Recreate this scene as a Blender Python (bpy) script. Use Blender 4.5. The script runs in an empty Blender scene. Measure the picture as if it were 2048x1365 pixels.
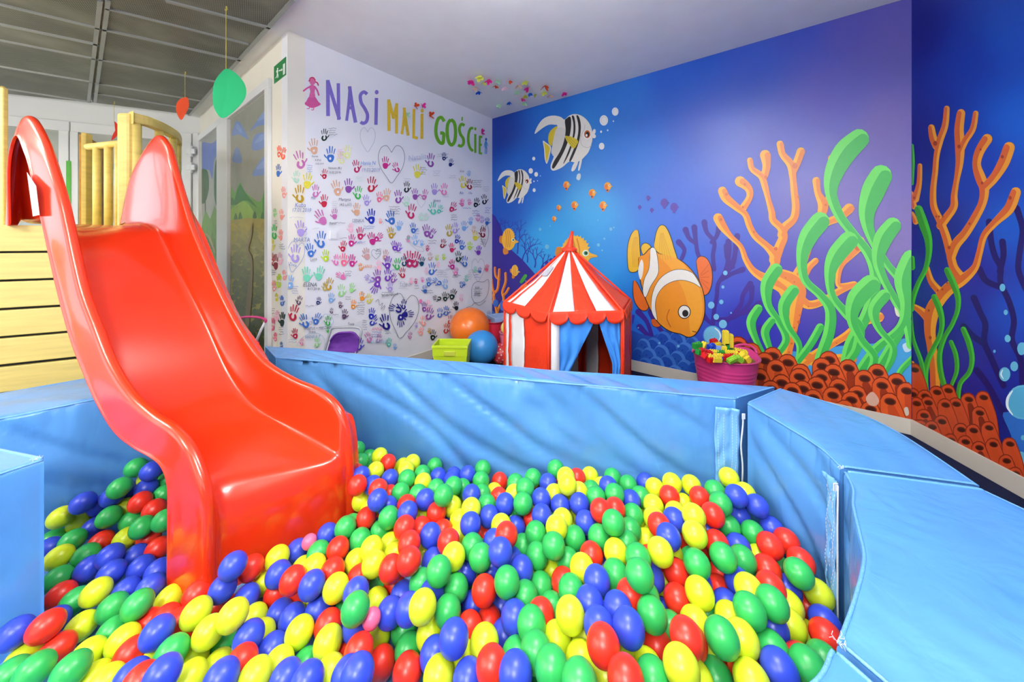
import bpy, bmesh, math, random
import numpy as np
from mathutils import Vector, noise
from math import sin, cos, pi, sqrt
C = bpy.context.scene.collection
SC = bpy.context.scene

# ---------------------------------------------------------------- camera, light, exposure
CX, HY, F, HC = 1024.0, 482.0, 681.0, 1.24          # principal column, horizon row, focal length (px of 2048), eye height (m)
cd = bpy.data.cameras.new('camera'); cam = bpy.data.objects.new('camera', cd); C.objects.link(cam)
cam.location = (0, 0, HC); cam.rotation_euler = (pi/2, 0, 0)
cd.sensor_width = 36; cd.lens = F/2048*36; cd.shift_y = -(1365/2-HY)/2048; cd.clip_start = 0.02
SC.camera = cam
SC.view_settings.view_transform = 'Standard'; SC.view_settings.look = 'None'
SC.view_settings.gamma = 1; SC.view_settings.use_curve_mapping = False
SC.view_settings.exposure = 0.03
SC.cycles.use_denoising = True

def srgb(c):
    c = c/255.0
    return c/12.92 if c <= .04045 else ((c+.055)/1.055)**2.4
def lin(r, g, b): return (srgb(r), srgb(g), srgb(b), 1.0)

W = bpy.data.worlds.new('daylight'); SC.world = W; W.use_nodes = True
_b = W.node_tree.nodes['Background']; _b.inputs[0].default_value = (0.86, 0.93, 1.0, 1); _b.inputs[1].default_value = 3.4

def area(name, loc, target, sx, sy, power, col=(1, 1, 1), portal=False):
    l = bpy.data.lights.new(name, 'AREA'); l.shape = 'RECTANGLE'; l.size = sx; l.size_y = sy; l.energy = power; l.color = col
    o = bpy.data.objects.new(name, l); C.objects.link(o); o.location = loc
    o.rotation_euler = (Vector(target)-Vector(loc)).to_track_quat('-Z', 'Y').to_euler()
    if portal: l.cycles.is_portal = True
    return o
HR = 2.80                                            # ceiling height
XL, YB = -5.9, -2.9                                  # left wall x, back wall y
# daylight windows: two in the left wall, three in the back wall
WINL = [(-2.2, 0.0), (0.4, 3.05)]
WINB = [(-4.9, -3.1), (-2.3, -0.5), (0.1, 1.5)]
WZ0, WZ1 = 0.6, 2.62
for y0, y1 in WINL: area('window_light', (XL-.11, (y0+y1)/2, (WZ0+WZ1)/2), (0, (y0+y1)/2, (WZ0+WZ1)/2), y1-y0, WZ1-WZ0, 1, portal=True)
for x0, x1 in WINB: area('window_light', ((x0+x1)/2, YB-.11, (WZ0+WZ1)/2), ((x0+x1)/2, 0, (WZ0+WZ1)/2), x1-x0, WZ1-WZ0, 1, portal=True)
LAMPS = [(-0.5, -1.0, 60, (1, .985, .96)), (-2.9, -0.5, 46, (1, .95, .86)), (-4.3, 1.2, 30, (1, .93, .80)), (0.1, 0.95, 30, (1, .985, .97))]  # last entry is an added fill lamp to brighten the handprint wall
for x, y, p, c in LAMPS:
    if p:
        area('ceiling_lamp_light', (x, y, HR-.455), (x, y, 0), .55, .55, p, c)
        area('added_ceiling_fill', (x, y, HR-.375), (x, y, HR+1), .55, .55, p*1.5, c)  # upward fill, added to brighten the ceiling

# ---------------------------------------------------------------- helpers
MATS = {}
def mat(name, rgb, rough=.5, spec=.5, coat=0, bump=0, bscale=40, var=0, metal=0, trans=0, sheen=0, stretch=None, attr=False, vscale=6, detail=3):
    if name in MATS: return MATS[name]
    m = bpy.data.materials.new(name); m.use_nodes = True; nt = m.node_tree; N, Lk = nt.nodes, nt.links
    b = N['Principled BSDF']; col = lin(*rgb) if rgb else (1, 1, 1, 1)
    b.inputs['Base Color'].default_value = col; b.inputs['Roughness'].default_value = rough
    b.inputs['Specular IOR Level'].default_value = spec; b.inputs['Metallic'].default_value = metal
    b.inputs['Coat Weight'].default_value = coat; b.inputs['Coat Roughness'].default_value = .06
    b.inputs['Sheen Weight'].default_value = sheen
    if trans: b.inputs['Transmission Weight'].default_value = trans
    src = None
    if attr:
        a = N.new('ShaderNodeAttribute'); a.attribute_name = 'Col'; src = a.outputs['Color']
        Lk.new(src, b.inputs['Base Color'])
    tc = N.new('ShaderNodeTexCoord'); mp = N.new('ShaderNodeMapping'); Lk.new(tc.outputs['Object'], mp.inputs[0])
    if stretch: mp.inputs['Scale'].default_value = stretch
    if var:
        n = N.new('ShaderNodeTexNoise'); n.inputs['Scale'].default_value = vscale; n.inputs['Detail'].default_value = detail; Lk.new(mp.outputs[0], n.inputs['Vector'])
        mr = N.new('ShaderNodeMapRange'); mr.inputs[1].default_value = .3; mr.inputs[2].default_value = .7; mr.inputs[3].default_value = 1-var; mr.inputs[4].default_value = 1+var
        Lk.new(n.outputs[0], mr.inputs[0])
        v = N.new('ShaderNodeVectorMath'); v.operation = 'SCALE'; Lk.new(mr.outputs[0], v.inputs['Scale'])
        if src: Lk.new(src, v.inputs[0])
        else: v.inputs[0].default_value = col[:3]
        Lk.new(v.outputs[0], b.inputs['Base Color'])
    if bump:
        n = N.new('ShaderNodeTexNoise'); n.inputs['Scale'].default_value = bscale; n.inputs['Detail'].default_value = detail; Lk.new(mp.outputs[0], n.inputs['Vector'])
        bp = N.new('ShaderNodeBump'); bp.inputs['Strength'].default_value = bump; bp.inputs['Distance'].default_value = .01
        Lk.new(n.outputs[0], bp.inputs['Height']); Lk.new(bp.outputs[0], b.inputs['Normal'])
    MATS[name] = m; return m

class MB:
    def __init__(s): s.v = []; s.f = []; s.c = []; s.cur = (1, 1, 1, 1); s.m = []; s.mi = 0
    def col(s, *rgb): s.cur = lin(*rgb); return s
    def vert(s, p): s.v.append(tuple(p)); s.c.append(s.cur); return len(s.v)-1
    def face(s, ids): s.f.append(tuple(ids)); s.m.append(s.mi)
    def poly(s, pts): s.face([s.vert(p) for p in pts])
    def grid(s, rows, close_u=False, close_v=False):
        idx = [[s.vert(p) for p in r] for r in rows]; n, m = len(rows), len(rows[0])
        for i in range(n if close_u else n-1):
            for j in range(m if close_v else m-1):
                a, b = i, (i+1) % n; c, d = j, (j+1) % m
                s.face((idx[a][c], idx[a][d], idx[b][d], idx[b][c]))
        return idx
    def box(s, lo, hi, R=None, o=(0, 0, 0)):
        P = []
        for z in (lo[2], hi[2]):
            for x, y in ((lo[0], lo[1]), (hi[0], lo[1]), (hi[0], hi[1]), (lo[0], hi[1])):
                p = Vector((x, y, z)); p = (R @ p if R else p)+Vector(o); P.append(s.vert(p))
        for f in ((3, 2, 1, 0), (4, 5, 6, 7), (0, 1, 5, 4), (1, 2, 6, 5), (2, 3, 7, 6), (3, 0, 4, 7)): s.face([P[i] for i in f])
    def prism(s, poly, z0, z1):
        n = len(poly); a = [s.vert((x, y, z0)) for x, y in poly]; b = [s.vert((x, y, z1)) for x, y in poly]
        s.face(a[::-1]); s.face(b)
        for i in range(n): s.face((a[i], a[(i+1) % n], b[(i+1) % n], b[i]))
    def slab(s, A, B, t, z0, z1, side=1):           # wall slab from A to B, thickness t away from the room
        A, B = Vector(A), Vector(B); d = (B-A).normalized(); n = Vector((-d.y, d.x))*t*side
        s.prism([A, B, B+n, A+n] if side > 0 else [B, A, A+n, B+n], z0, z1)
    def tube(s, pts, r, n=10, cap=True, rr=None):
        pts = [Vector(p) for p in pts]; rows = []; up = None
        for i, p in enumerate(pts):
            t = (pts[min(i+1, len(pts)-1)]-pts[max(i-1, 0)]).normalized()
            if up is None:
                up = Vector((0, 0, 1)) if abs(t.z) < .9 else Vector((1, 0, 0))
            a = t.cross(up).normalized(); b = a.cross(t).normalized(); up = b
            q = (rr[i] if rr else r)
            rows.append([p+a*q*cos(2*pi*k/n)+b*q*sin(2*pi*k/n) for k in range(n)])
        idx = s.grid(rows, close_v=True)
        if cap: s.face(idx[0][::-1]); s.face(idx[-1])
    def lathe(s, prof, c, n=32, sx=1, sy=1, cap=False):
        rows = [[(c[0]+r*sx*cos(2*pi*k/n), c[1]+r*sy*sin(2*pi*k/n), c[2]+z) for k in range(n)] for r, z in prof]
        idx = s.grid(rows, close_v=True)
        if cap: s.face(idx[0][::-1]); s.face(idx[-1])
    def sphere(s, c, r, n=24, m=14, sz=1):
        s.lathe([(r*sin(pi*i/m)+1e-5, -r*sz*cos(pi*i/m)) for i in range(m+1)], c, n)

WLOC = {}
def obj(name, mb, m, parent=None, smooth=False, bevel=0, sub=0, solid=0, keep=None):
    me = bpy.data.meshes.new(name)
    off = WLOC.get(parent.name, (0, 0, 0)) if parent else (0, 0, 0)
    if keep: off = keep
    me.from_pydata([(x-off[0], y-off[1], z-off[2]) for x, y, z in mb.v], [], mb.f)
    for mm in (m if isinstance(m, (list, tuple)) else [m]): me.materials.append(mm)
    if isinstance(m, (list, tuple)): me.polygons.foreach_set('material_index', mb.m)
    mset = m if isinstance(m, (list, tuple)) else [m]
    if any(x.name.endswith('_attr') for x in mset):
        ca = me.color_attributes.new('Col', 'FLOAT_COLOR', 'POINT')
        ca.data.foreach_set('color', np.array(mb.c, dtype=np.float32).ravel())
    if smooth: me.polygons.foreach_set('use_smooth', [True]*len(me.polygons))
    me.update(); me.validate()
    o = bpy.data.objects.new(name, me); C.objects.link(o)
    if keep and not parent: o.location = keep
    if parent: o.parent = parent
    WLOC[o.name] = off
    if bevel:
        b = o.modifiers.new('b', 'BEVEL'); b.width = bevel; b.segments = 2; b.limit_method = 'ANGLE'; b.angle_limit = .6
    if solid:
        b = o.modifiers.new('s', 'SOLIDIFY'); b.thickness = solid; b.offset = 0
    if sub:
        b = o.modifiers.new('u', 'SUBSURF'); b.levels = sub; b.render_levels = sub
    return o
def tag(o, label, cat, group=None, kind=None):
    if label: o['label'] = label
    if cat: o['category'] = cat
    if group: o['group'] = group
    if kind: o['kind'] = kind
    return o
def thing(name, label, cat, loc, group=None):
    o = bpy.data.objects.new(name, None); C.objects.link(o); o.location = loc; o.empty_display_size = .05
    WLOC[o.name] = tuple(loc); return tag(o, label, cat, group)
def struct(name, mb, m, parent=None, **k):
    o = obj(name, mb, m, parent, **k)
    if not parent: o['kind'] = 'structure'
    return o

def uv(px, py): return (px-CX)/F, (HY-py)/F
def on_z(px, py, z):                                 # point of a horizontal plane seen at a pixel
    u, v = uv(px, py); t = (z-HC)/v; return Vector((u*t, t, z))
def on_w(px, py, P, d, off=0):                       # point of a vertical plane through P along d
    u, v = uv(px, py)
    if off: P = (P[0]+off[0], P[1]+off[1])
    # P + s d = t (u,1)
    det = d[0]*(-1)-d[1]*(-u)
    s = (-P[0]*(-1)-(-P[1])*(-u))/det
    y = P[1]+s*d[1]; t = y
    return Vector((u*t, t, HC+v*t))
def at(px, py, Y): u, v = uv(px, py); return Vector((u*Y, Y, HC+v*Y))
def crm(pts, n=6, closed=False):                     # Catmull-Rom through points of any dimension
    P = [np.array(p, float) for p in pts]; out = []; m = len(P)
    R = range(m if closed else m-1)
    for i in R:
        if closed: a, b, c, d = P[(i-1) % m], P[i], P[(i+1) % m], P[(i+2) % m]
        else: a, b, c, d = P[max(i-1, 0)], P[i], P[i+1], P[min(i+2, m-1)]
        for k in range(n):
            t = k/n; out.append(.5*((2*b)+(c-a)*t+(2*a-5*b+4*c-d)*t*t+(3*b-a-3*c+d)*t**3))
    if not closed: out.append(P[-1])
    return out

# ---------------------------------------------------------------- the room
cC = Vector((-.252, 4.349)); dM = Vector((.791, -.6116)); dW = Vector((-.611, -.791)); dR = Vector((-.1595, -.987)); dS = Vector((-.791, .6116)); dF = Vector((-.910, -.414))
cR = cC+dM*3.55; cW = cC+dW*2.309; cS = cW+dS*2.814
# far wall meets the left wall
tF = (XL-cS.x)/dF.x; cFL = cS+dF*tF
tR = (YB-cR.y)/dR.y; cRB = cR+dR*tR
nM = Vector((-.6116, -.791)); nW = Vector((.791, -.611)); nR = Vector((-.987, .1595)); nS = Vector((-.6116, -.791)); nF = Vector((.414, -.910))
m_white = mat('white_wall_paint', (233, 233, 236), .55, .3, bump=.05, bscale=120, var=.01)
m_cream = mat('cream_wall_paint', (236, 230, 214), .5, .4, bump=.04, bscale=90, var=.015)
m_ceil = mat('ceiling_paint', (236, 238, 236), .8, .2, bump=.15, bscale=9, var=.02)
m_base = mat('beige_baseboard', (206, 199, 186), .35, .5, bump=.05, bscale=60, var=.03)
m_carpet = mat('navy_carpet', (42, 48, 84), .95, .1, bump=1.0, bscale=450, var=.35, vscale=260)
m_print = mat('mural_print_attr', None, .30, .5, attr=True, bump=.03, bscale=60, var=.02, vscale=30)
m_paint = mat('wall_paint_attr', None, .6, .3, attr=True, bump=.05, bscale=200, var=.10, vscale=90)
m_frame = mat('white_door_frame', (232, 232, 230), .3, .5, var=.01, bump=.02)
T = .12
mb = MB(); mb.prism([cFL, cS, cW, cC, cR, cRB, (XL, YB)][::-1], -.05, 0.0); struct('floor', mb, m_carpet)
mb = MB(); mb.prism([(XL, YB), (1.7, YB), (2.0, -.9), (-3.4, -.9), (-4.6, .6), (XL, .6)], 0, .004); struct('added_bounce_floor', mb, mat('pale_bounce_floor', (214, 208, 196), .4, .4, var=.04, vscale=3))  # pale floor added in the unseen part to bounce light onto the ceiling
mb = MB(); mb.prism([(cFL.x-.2, cFL.y+.2), (-3.9, 4.6), (-1.9, 3.2), (-.25, 4.6), (2.8, 2.3), (2.1, YB-.2), (XL-.2, YB-.2)][::-1], HR, HR+.1); struct('ceiling', mb, m_ceil)
mb = MB(); mb.slab(cC, cW, T, 0, HR, -1); w_hand = struct('wall_handprints', mb, m_white)
mb = MB(); mb.slab(cW, cS, T, 0, HR, -1); w_side = struct('wall_side', mb, m_cream)
mb = MB(); mb.slab(cS, cFL, T, 0, HR, -1); w_far = struct('wall_far', mb, m_frame)
def holed(name, A, B, holes, m):                     # wall slab with window openings
    A, B = Vector(A), Vector(B); L = (B-A).length; d = (B-A)/L; mb = MB()
    xs = sorted(holes); c = 0
    for a, b in xs+[(L, None)]:
        mb.slab(A+d*c, A+d*a, T, 0, HR, -1)
        if b is None: break
        mb.slab(A+d*a, A+d*b, T, 0, WZ0, -1); mb.slab(A+d*a, A+d*b, T, WZ1, HR, -1); c = b
    return struct(name, mb, m)
w_left = holed('wall_left', cFL, (XL, YB), [(cFL.y-b, cFL.y-a) for a, b in WINL][::-1], m_white)
w_back = holed('wall_back', (XL, YB), cRB, [(a-XL, b-XL) for a, b in WINB], m_white)
mb = MB(); mb.slab(cRB, cR, T, 0, HR, -1); w_right = struct('wall_right', mb, mat('navy_wall', (34, 48, 130), .5))
mb = MB(); mb.slab(cR, cC, T, 0, HR, -1); w_mural = struct('wall_mural', mb, mat('blue_wall', (50, 110, 190), .5))
# window frames of the daylight windows
k = 1
for a, b in WINL+WINB:
    mb = MB(); left = (a, b) in WINL
    def bar(p, q, z0, z1):
        if left: mb.box((XL-.09, p, z0), (XL-.03, q, z1))
        else: mb.box((p, YB-.09, z0), (q, YB-.03, z1))
    bar(a, a+.06, WZ0, WZ1); bar(b-.06, b, WZ0, WZ1); bar(a+.06, b-.06, WZ0, WZ0+.06); bar(a+.06, b-.06, WZ1-.06, WZ1); c = (a+b)/2; bar(c-.03, c+.03, WZ0+.06, WZ1-.06)
    struct('window_%d' % k, mb, m_frame); k += 1
# bare trees outside the left windows
rng = random.Random(5)
def branch(mb, p, d, r, L, depth):
    pts = [p]; q = Vector(p)
    for i in range(4): d = (d+Vector((rng.uniform(-.16, .16), rng.uniform(-.16, .16), rng.uniform(-.05, .12)))).normalized(); q = q+d*L/4; pts.append(q.copy())
    mb.tube(pts, r, 6, rr=[r*(1-.12*i) for i in range(5)])
    if depth:
        for j in range(3):
            k = rng.choice((2, 3, 4)); branch(mb, pts[k], (d+Vector((rng.uniform(-.6, .6), rng.uniform(-.7, .7), rng.uniform(0, .5)))).normalized(), r*.55, L*.72, depth-1)
m_bark = mat('bark', (96, 84, 72), .9, .2, bump=.6, bscale=30, var=.2)
for i, (x, y) in enumerate([(-8.8, 1.9), (-8.6, -3.4), (-9.0, 7.2)]):
    mb = MB(); branch(mb, Vector((x, y, -.4)), Vector((0, 0, 1)), .11, 2.4, 3)
    tag(obj('bare_tree', mb, m_bark, smooth=True), 'bare leafless tree outside, ' + ('straight beyond the left window', 'toward the back corner of the room', 'beyond the far end of the tower')[i], 'tree', 'bare trees outside the window')
# ground outside
mb = MB(); mb.box((-24, -14, -.5), (XL-.3, 14, -.4)); struct('ground', mb, mat('outside_ground', (226, 228, 232), .9, .2, var=.05, bump=.2))
# ceiling lamps (out of the frame; hung low for added uplights, pit one added as fill)
for i, (x, y, p, c) in enumerate(LAMPS):
    if not p: continue
    t = thing('ceiling_lamp', 'square white panel lamp hanging from the ceiling, ' + ('behind the ball pit, nearest the back windows', 'above the room left of the pit', 'near the play tower', 'added fill over the pit middle')[i], 'lamp', (x, y, HR-.4), 'ceiling panel lamps')
    mb = MB()
    for lo, hi in (((-.33, -.33), (.33, -.285)), ((-.33, .285), (.33, .33)), ((-.33, -.285), (-.285, .285)), ((.285, -.285), (.33, .285))):
        mb.box((x+lo[0], y+lo[1], HR-.45), (x+hi[0], y+hi[1], HR-.38))
    mb.box((x-.285, y-.285, HR-.425), (x+.285, y+.285, HR-.405)); obj('housing', mb, m_frame, t)
    for q in (-.3, .3): mb = MB(); mb.tube([(x+q, y, HR-.39), (x+q, y, HR)], .004, 6); obj('cable', mb, m_frame, t)
# baseboards
def baseb(name, A, B, n, h=.10):
    A, B = Vector(A), Vector(B); mb = MB(); o = Vector(n)*.012; mb.prism([A+o, B+o, B, A], 0, h); return struct(name, mb, m_base, bevel=.002)
baseb('baseboard_mural', cC+dM*.012, cR, nM); baseb('baseboard_right', cR, cRB, nR); baseb('baseboard_handprints', cC, cW, nW); baseb('baseboard_side', cW, cW+dS*.22, nS)

# ---------------------------------------------------------------- flat prints and paint on the walls
class Flat:
    def __init__(s, P, d, n, off=.0008, xr=(-999, 9999), zr=(0, HR)):
        s.P, s.d, s.n, s.off, s.xr, s.zr = P, d, n, off, xr, zr; s.new(); s.L = 0; s.o = (0, 0); s.k = 1.0
    def new(s): s.mb = MB()
    def crop(s, x, y, k): s.o = (x, y); s.k = k
    def px(s, p): return (s.o[0]+p[0]/s.k, s.o[1]+p[1]/s.k)
    def pt(s, q, L):
        x = min(max(q[0], s.xr[0]), s.xr[1]); o = s.n*(s.off+L*.000012)
        w = on_w(x, q[1], s.P, s.d, (o.x, o.y)); w.z = min(max(w.z, s.zr[0]), s.zr[1]); return w
    def raw(s, pts, rgb):
        s.L += 1; s.mb.col(*rgb); s.mb.poly([s.pt(q, s.L) for q in pts])
    def poly(s, pts, rgb, n=4, smooth=True):
        q = [s.px(p) for p in pts]
        if smooth: q = [tuple(a) for a in crm(q, n, True)]
        s.raw(q, rgb)
    def ell(s, c, rx, ry, rgb, ang=0, n=20):
        c = s.px(c); rx /= s.k; ry /= s.k; a = math.radians(ang)
        s.raw([(c[0]+rx*cos(t)*cos(a)-ry*sin(t)*sin(a), c[1]+rx*cos(t)*sin(a)+ry*sin(t)*cos(a)) for t in [2*pi*i/n for i in range(n)]], rgb)
    def stroke(s, pts, w, rgb, n=6, sh=(0, 0), wk=1.0, smooth=True, caps=True, closed=False):
        m = len(pts)
        if not isinstance(w, (list, tuple)): w = [w]*m
        q = [(p[0]+sh[0]*ww, p[1]+sh[1]*ww, ww*wk) for p, ww in zip(pts, w)]
        if closed: q.append(q[0])
        if smooth and m > 2: q = [tuple(a) for a in crm(q, n)]
        s.L += 1; s.mb.col(*rgb); L = s.L; prev = None; k = len(q); ends = []
        for i in range(k):
            a = q[max(i-1, 0)]; b = q[min(i+1, k-1)]; tx, ty = b[0]-a[0], b[1]-a[1]; l = math.hypot(tx, ty) or 1; nx, ny = -ty/l, tx/l; h = max(q[i][2], .1)/2
            e = [s.mb.vert(s.pt(s.px((q[i][0]+nx*h*g, q[i][1]+ny*h*g)), L)) for g in (1, -1)]
            if prev: s.mb.face((prev[0], e[0], e[1], prev[1]))
            prev = e
            if caps and i in (0, k-1):
                sg = -1 if i == 0 else 1; cap = []
                for j in range(7):
                    th = pi*j/6; cap.append(s.mb.vert(s.pt(s.px((q[i][0]+nx*h*cos(th)+sg*tx/l*h*sin(th), q[i][1]+ny*h*cos(th)+sg*ty/l*h*sin(th))), L)))
                s.mb.face(cap)
    def done(s, name, m, parent, kind=None):
        o = obj(name, s.mb, m, parent); s.new(); return o

def idw(samples, x, y, p=3.2):
    a = np.array(samples, float); d = ((a[:, 0]-x)**2+(a[:, 1]-y)**2+400)**(-p/2); return (a[:, 2:]*d[:, None]).sum(0)/d.sum()
def backdrop(fl, A, B, samples, name, parent, nx=60, nz=36):
    A, B = Vector(A), Vector(B); mb = MB(); rows = []
    for i in range(nx+1):
        p = A+(B-A)*i/nx+fl.n*.0006; r = []
        for j in range(nz+1):
            z = .0+(HR-.0)*j/nz; Y = max(p.y, .15); r.append((p.x, p.y, z, CX+F*p.x/Y, HY-F*(z-HC)/Y))
        rows.append(r)
    idx = []
    for r in rows:
        q = []
        for v in r:
            c = idw(samples, min(max(v[3], 900), 2300), min(max(v[4], -50), 1100)); mb.col(*c); q.append(mb.vert(v[:3]))
        idx.append(q)
    for i in range(nx):
        for j in range(nz): mb.face((idx[i][j], idx[i+1][j], idx[i+1][j+1], idx[i][j+1]))
    return obj(name, mb, m_print, parent)

M_S = [(990, 260, 16, 56, 158), (1000, 420, 24, 84, 182), (1060, 330, 26, 98, 196), (1100, 480, 48, 160, 224), (1180, 420, 54, 164, 226), (1150, 250, 40, 128, 208), (1250, 180, 40, 110, 198), (1200, 560, 42, 146, 220),
       (1270, 330, 46, 120, 212), (1250, 640, 30, 104, 204), (1350, 160, 38, 90, 190), (1350, 380, 56, 104, 206), (1420, 250, 56, 88, 190), (1450, 420, 76, 100, 200), (1380, 560, 44, 108, 212), (1450, 560, 62, 76, 188), (1120, 220, 30, 104, 196), (1400, 110, 34, 82, 184),
       (1500, 120, 48, 80, 180), (1550, 300, 80, 88, 182), (1600, 400, 110, 104, 180), (1500, 640, 46, 46, 166), (1650, 200, 88, 84, 172), (1700, 60, 78, 74, 162), (1780, 80, 88, 80, 160), (1700, 400, 122, 108, 178), (1600, 50, 54, 72, 170),
       (1780, 260, 108, 94, 166), (1790, 480, 124, 106, 172), (1620, 560, 84, 68, 168), (1750, 620, 80, 60, 162), (1700, 740, 60, 48, 150), (1480, 740, 46, 50, 165)]  # paler pinkish samples at the right hold painted glare besides the print
R_S = [(1840, 60, 22, 30, 126), (1840, 300, 18, 28, 122), (1930, 100, 24, 54, 158), (2010, 60, 26, 74, 176), (2040, 250, 28, 88, 190), (1960, 330, 22, 58, 164), (2020, 450, 26, 84, 186), (1870, 480, 22, 30, 124),
       (1950, 560, 34, 40, 146), (1850, 680, 28, 26, 116), (1930, 720, 38, 34, 134), (2030, 620, 28, 72, 178), (2040, 780, 24, 42, 146), (1990, 850, 24, 28, 114), (2045, 930, 20, 62, 154)]
fm = Flat(cC, dM, nM, xr=(984, 1822.6), zr=(.10, HR-.002)); fr = Flat(cR, dR, nR, xr=(1823.6, 2600), zr=(.10, HR-.002))
backdrop(fm, cC, cR, M_S, 'printed_backdrop', w_mural); backdrop(fr, cR, cR+dR*2.6, R_S, 'printed_backdrop', w_right, 50, 36)
c6, c7, c8, c5, cRr = (980, 400, 4.014), (1250, 180, 3.413), (1448, 480, 2.843), (900, 130, 4.55), (1740, 200, 2.623)
PUR = (58, 38, 140); PUR2 = (86, 62, 158); DKP = (30, 22, 96)
# -- distant hill, thin blue coral, rocks
f = fm; f.crop(*c6)
TH = (40, 56, 160)
rng = random.Random(3)
def twig(f, x, y, a, L, w, dep, rgb):
    x2, y2 = x+L*cos(a), y-L*sin(a); xm, ym = (x+x2)/2+rng.uniform(-.1, .1)*L, (y+y2)/2
    f.stroke([(x, y), (xm, ym), (x2, y2)], [w, w*.9, w*.85], rgb, 3)
    if dep:
        for s in (-1, 1): twig(f, x2, y2, a+s*rng.uniform(.25, .6), L*rng.uniform(.65, .85), w*.75, dep-1, rgb)
for x, y, a, L, w, dp in [(60, 300, 1.5, 60, 10, 3), (150, 330, 1.7, 60, 10, 3), (220, 430, 1.5, 75, 11, 4), (260, 480, 1.2, 70, 11, 4), (300, 500, 1.6, 60, 10, 3), (360, 540, 1.5, 55, 12, 3), (410, 560, 1.2, 50, 12, 3), (240, 300, 1.6, 50, 8, 3)]: twig(f, x, y, a, L, w, dp, TH)
f.poly([(0, 110), (40, 130), (80, 200), (110, 290), (170, 400), (260, 480), (330, 560), (400, 640), (430, 760), (480, 1000), (480, 1400), (0, 1400)], (46, 36, 138), smooth=False)
for x, y, h, w in [(455, 500, 60, 26), (490, 480, 70, 24), (430, 540, 60, 26), (520, 460, 60, 22), (380, 590, 50, 20), (330, 620, 60, 22)]: f.stroke([(x, y), (x+4, y+h)], [w, w*.8], (44, 40, 146))
for x, y, h, w in [(1022, 740, 60, 22), (1110, 790, 200, 22), (1100, 850, 120, 26), (970, 700, 50, 16), (1150, 930, 60, 18)]: f.stroke([(x, y), (x-4, y+h)], [w, w*.6], (52, 44, 160))
for s in [[(1720, 180), (1740, 260), (1800, 340), (1790, 450), (1800, 560)], [(1840, 220), (1820, 290), (1780, 340)], [(1640, 220), (1652, 330), (1665, 420), (1680, 460)], [(1570, 240), (1600, 310), (1655, 350)], [(1515, 340), (1560, 400), (1540, 470)],
          [(1900, 370), (1905, 470), (1950, 540)], [(1985, 290), (1975, 400), (1950, 520), (1880, 600), (1830, 680), (1820, 780), (1800, 880), (1790, 1000)], [(2030, 560), (1950, 590), (1860, 640)], [(2100, 700), (2090, 820), (1980, 930), (1880, 960), (1790, 960)],
          [(1190, 900), (1260, 980), (1300, 1100)], [(1290, 900), (1330, 990), (1400, 1080)], [(1200, 1020), (1260, 1080), (1310, 1130)], [(1230, 1140), (1290, 1180)], [(1700, 900), (1740, 960), (1790, 1000)]]:
    f.stroke(s, [48]+[34]*(len(s)-1), PUR)
f.crop(*c8)
for s in [[(25, 10), (30, 60), (20, 140), (0, 200)], [(70, 20), (60, 90), (40, 150), (0, 210)], [(150, 250), (110, 310), (95, 370), (40, 440), (0, 470)], [(210, 500), (160, 560), (120, 590), (60, 600)], [(200, 360), (150, 400), (90, 420)]]: f.stroke(s, [34]+[26]*(len(s)-1), (62, 36, 140))
# blue rocks
f.crop(*c6)
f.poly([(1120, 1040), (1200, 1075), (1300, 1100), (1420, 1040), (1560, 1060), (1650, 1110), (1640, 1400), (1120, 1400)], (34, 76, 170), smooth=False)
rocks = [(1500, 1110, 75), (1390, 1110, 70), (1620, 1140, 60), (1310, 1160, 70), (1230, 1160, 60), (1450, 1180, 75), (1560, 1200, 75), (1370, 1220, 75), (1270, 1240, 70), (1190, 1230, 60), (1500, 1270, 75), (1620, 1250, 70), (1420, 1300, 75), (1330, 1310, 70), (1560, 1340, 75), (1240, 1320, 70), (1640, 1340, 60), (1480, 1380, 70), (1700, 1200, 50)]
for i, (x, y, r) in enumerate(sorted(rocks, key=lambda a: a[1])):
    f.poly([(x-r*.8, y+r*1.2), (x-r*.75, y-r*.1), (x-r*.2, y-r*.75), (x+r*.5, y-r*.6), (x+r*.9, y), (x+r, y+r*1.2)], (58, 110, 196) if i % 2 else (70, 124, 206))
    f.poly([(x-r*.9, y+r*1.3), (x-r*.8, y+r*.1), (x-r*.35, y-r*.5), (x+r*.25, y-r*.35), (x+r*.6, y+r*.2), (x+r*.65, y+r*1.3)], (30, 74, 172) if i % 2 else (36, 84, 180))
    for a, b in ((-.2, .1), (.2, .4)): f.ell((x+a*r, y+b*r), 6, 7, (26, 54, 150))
# light blue sandy ground behind the seaweed
f.crop(*c8); f.poly([(190, 640), (300, 625), (450, 640), (650, 605), (850, 590), (1070, 555), (1070, 900), (190, 900)], (66, 156, 216), smooth=False)
f.poly([(1015, 600), (1040, 585), (1060, 600), (1062, 630), (1030, 638)], (190, 214, 232))
# bubbles
f.crop(*c6)
BB = (112, 182, 218)
for x, y, r in [(402, 237, 11), (457, 376, 17), (483, 210, 5), (870, 362, 12), (918, 312, 8), (900, 405, 7), (970, 235, 12), (994, 222, 6), (867, 163, 5), (1888, 587, 17), (1870, 700, 12), (1857, 820, 17), (1776, 846, 26), (1816, 940, 22), (1870, 998, 32), (1935, 908, 7), (288, 652, 5), (1190, 1028, 6), (1512, 1175, 11), (1360, 1150, 8), (180, 580, 4)]: f.ell((x, y), r, r*1.08, BB)
f.ell((1785, 1088), 75, 78, (66, 150, 205)); f.ell((1783, 1086), 66, 69, BB); f.stroke([(1805, 1030), (1838, 1060), (1850, 1100), (1835, 1135)], [6, 12, 12, 5], (232, 240, 244))
f.crop(*c7)
for x, y, r in [(685, 1250, 15), (668, 1346, 9)]: f.ell((x, y), r, r*1.08, BB)
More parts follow.
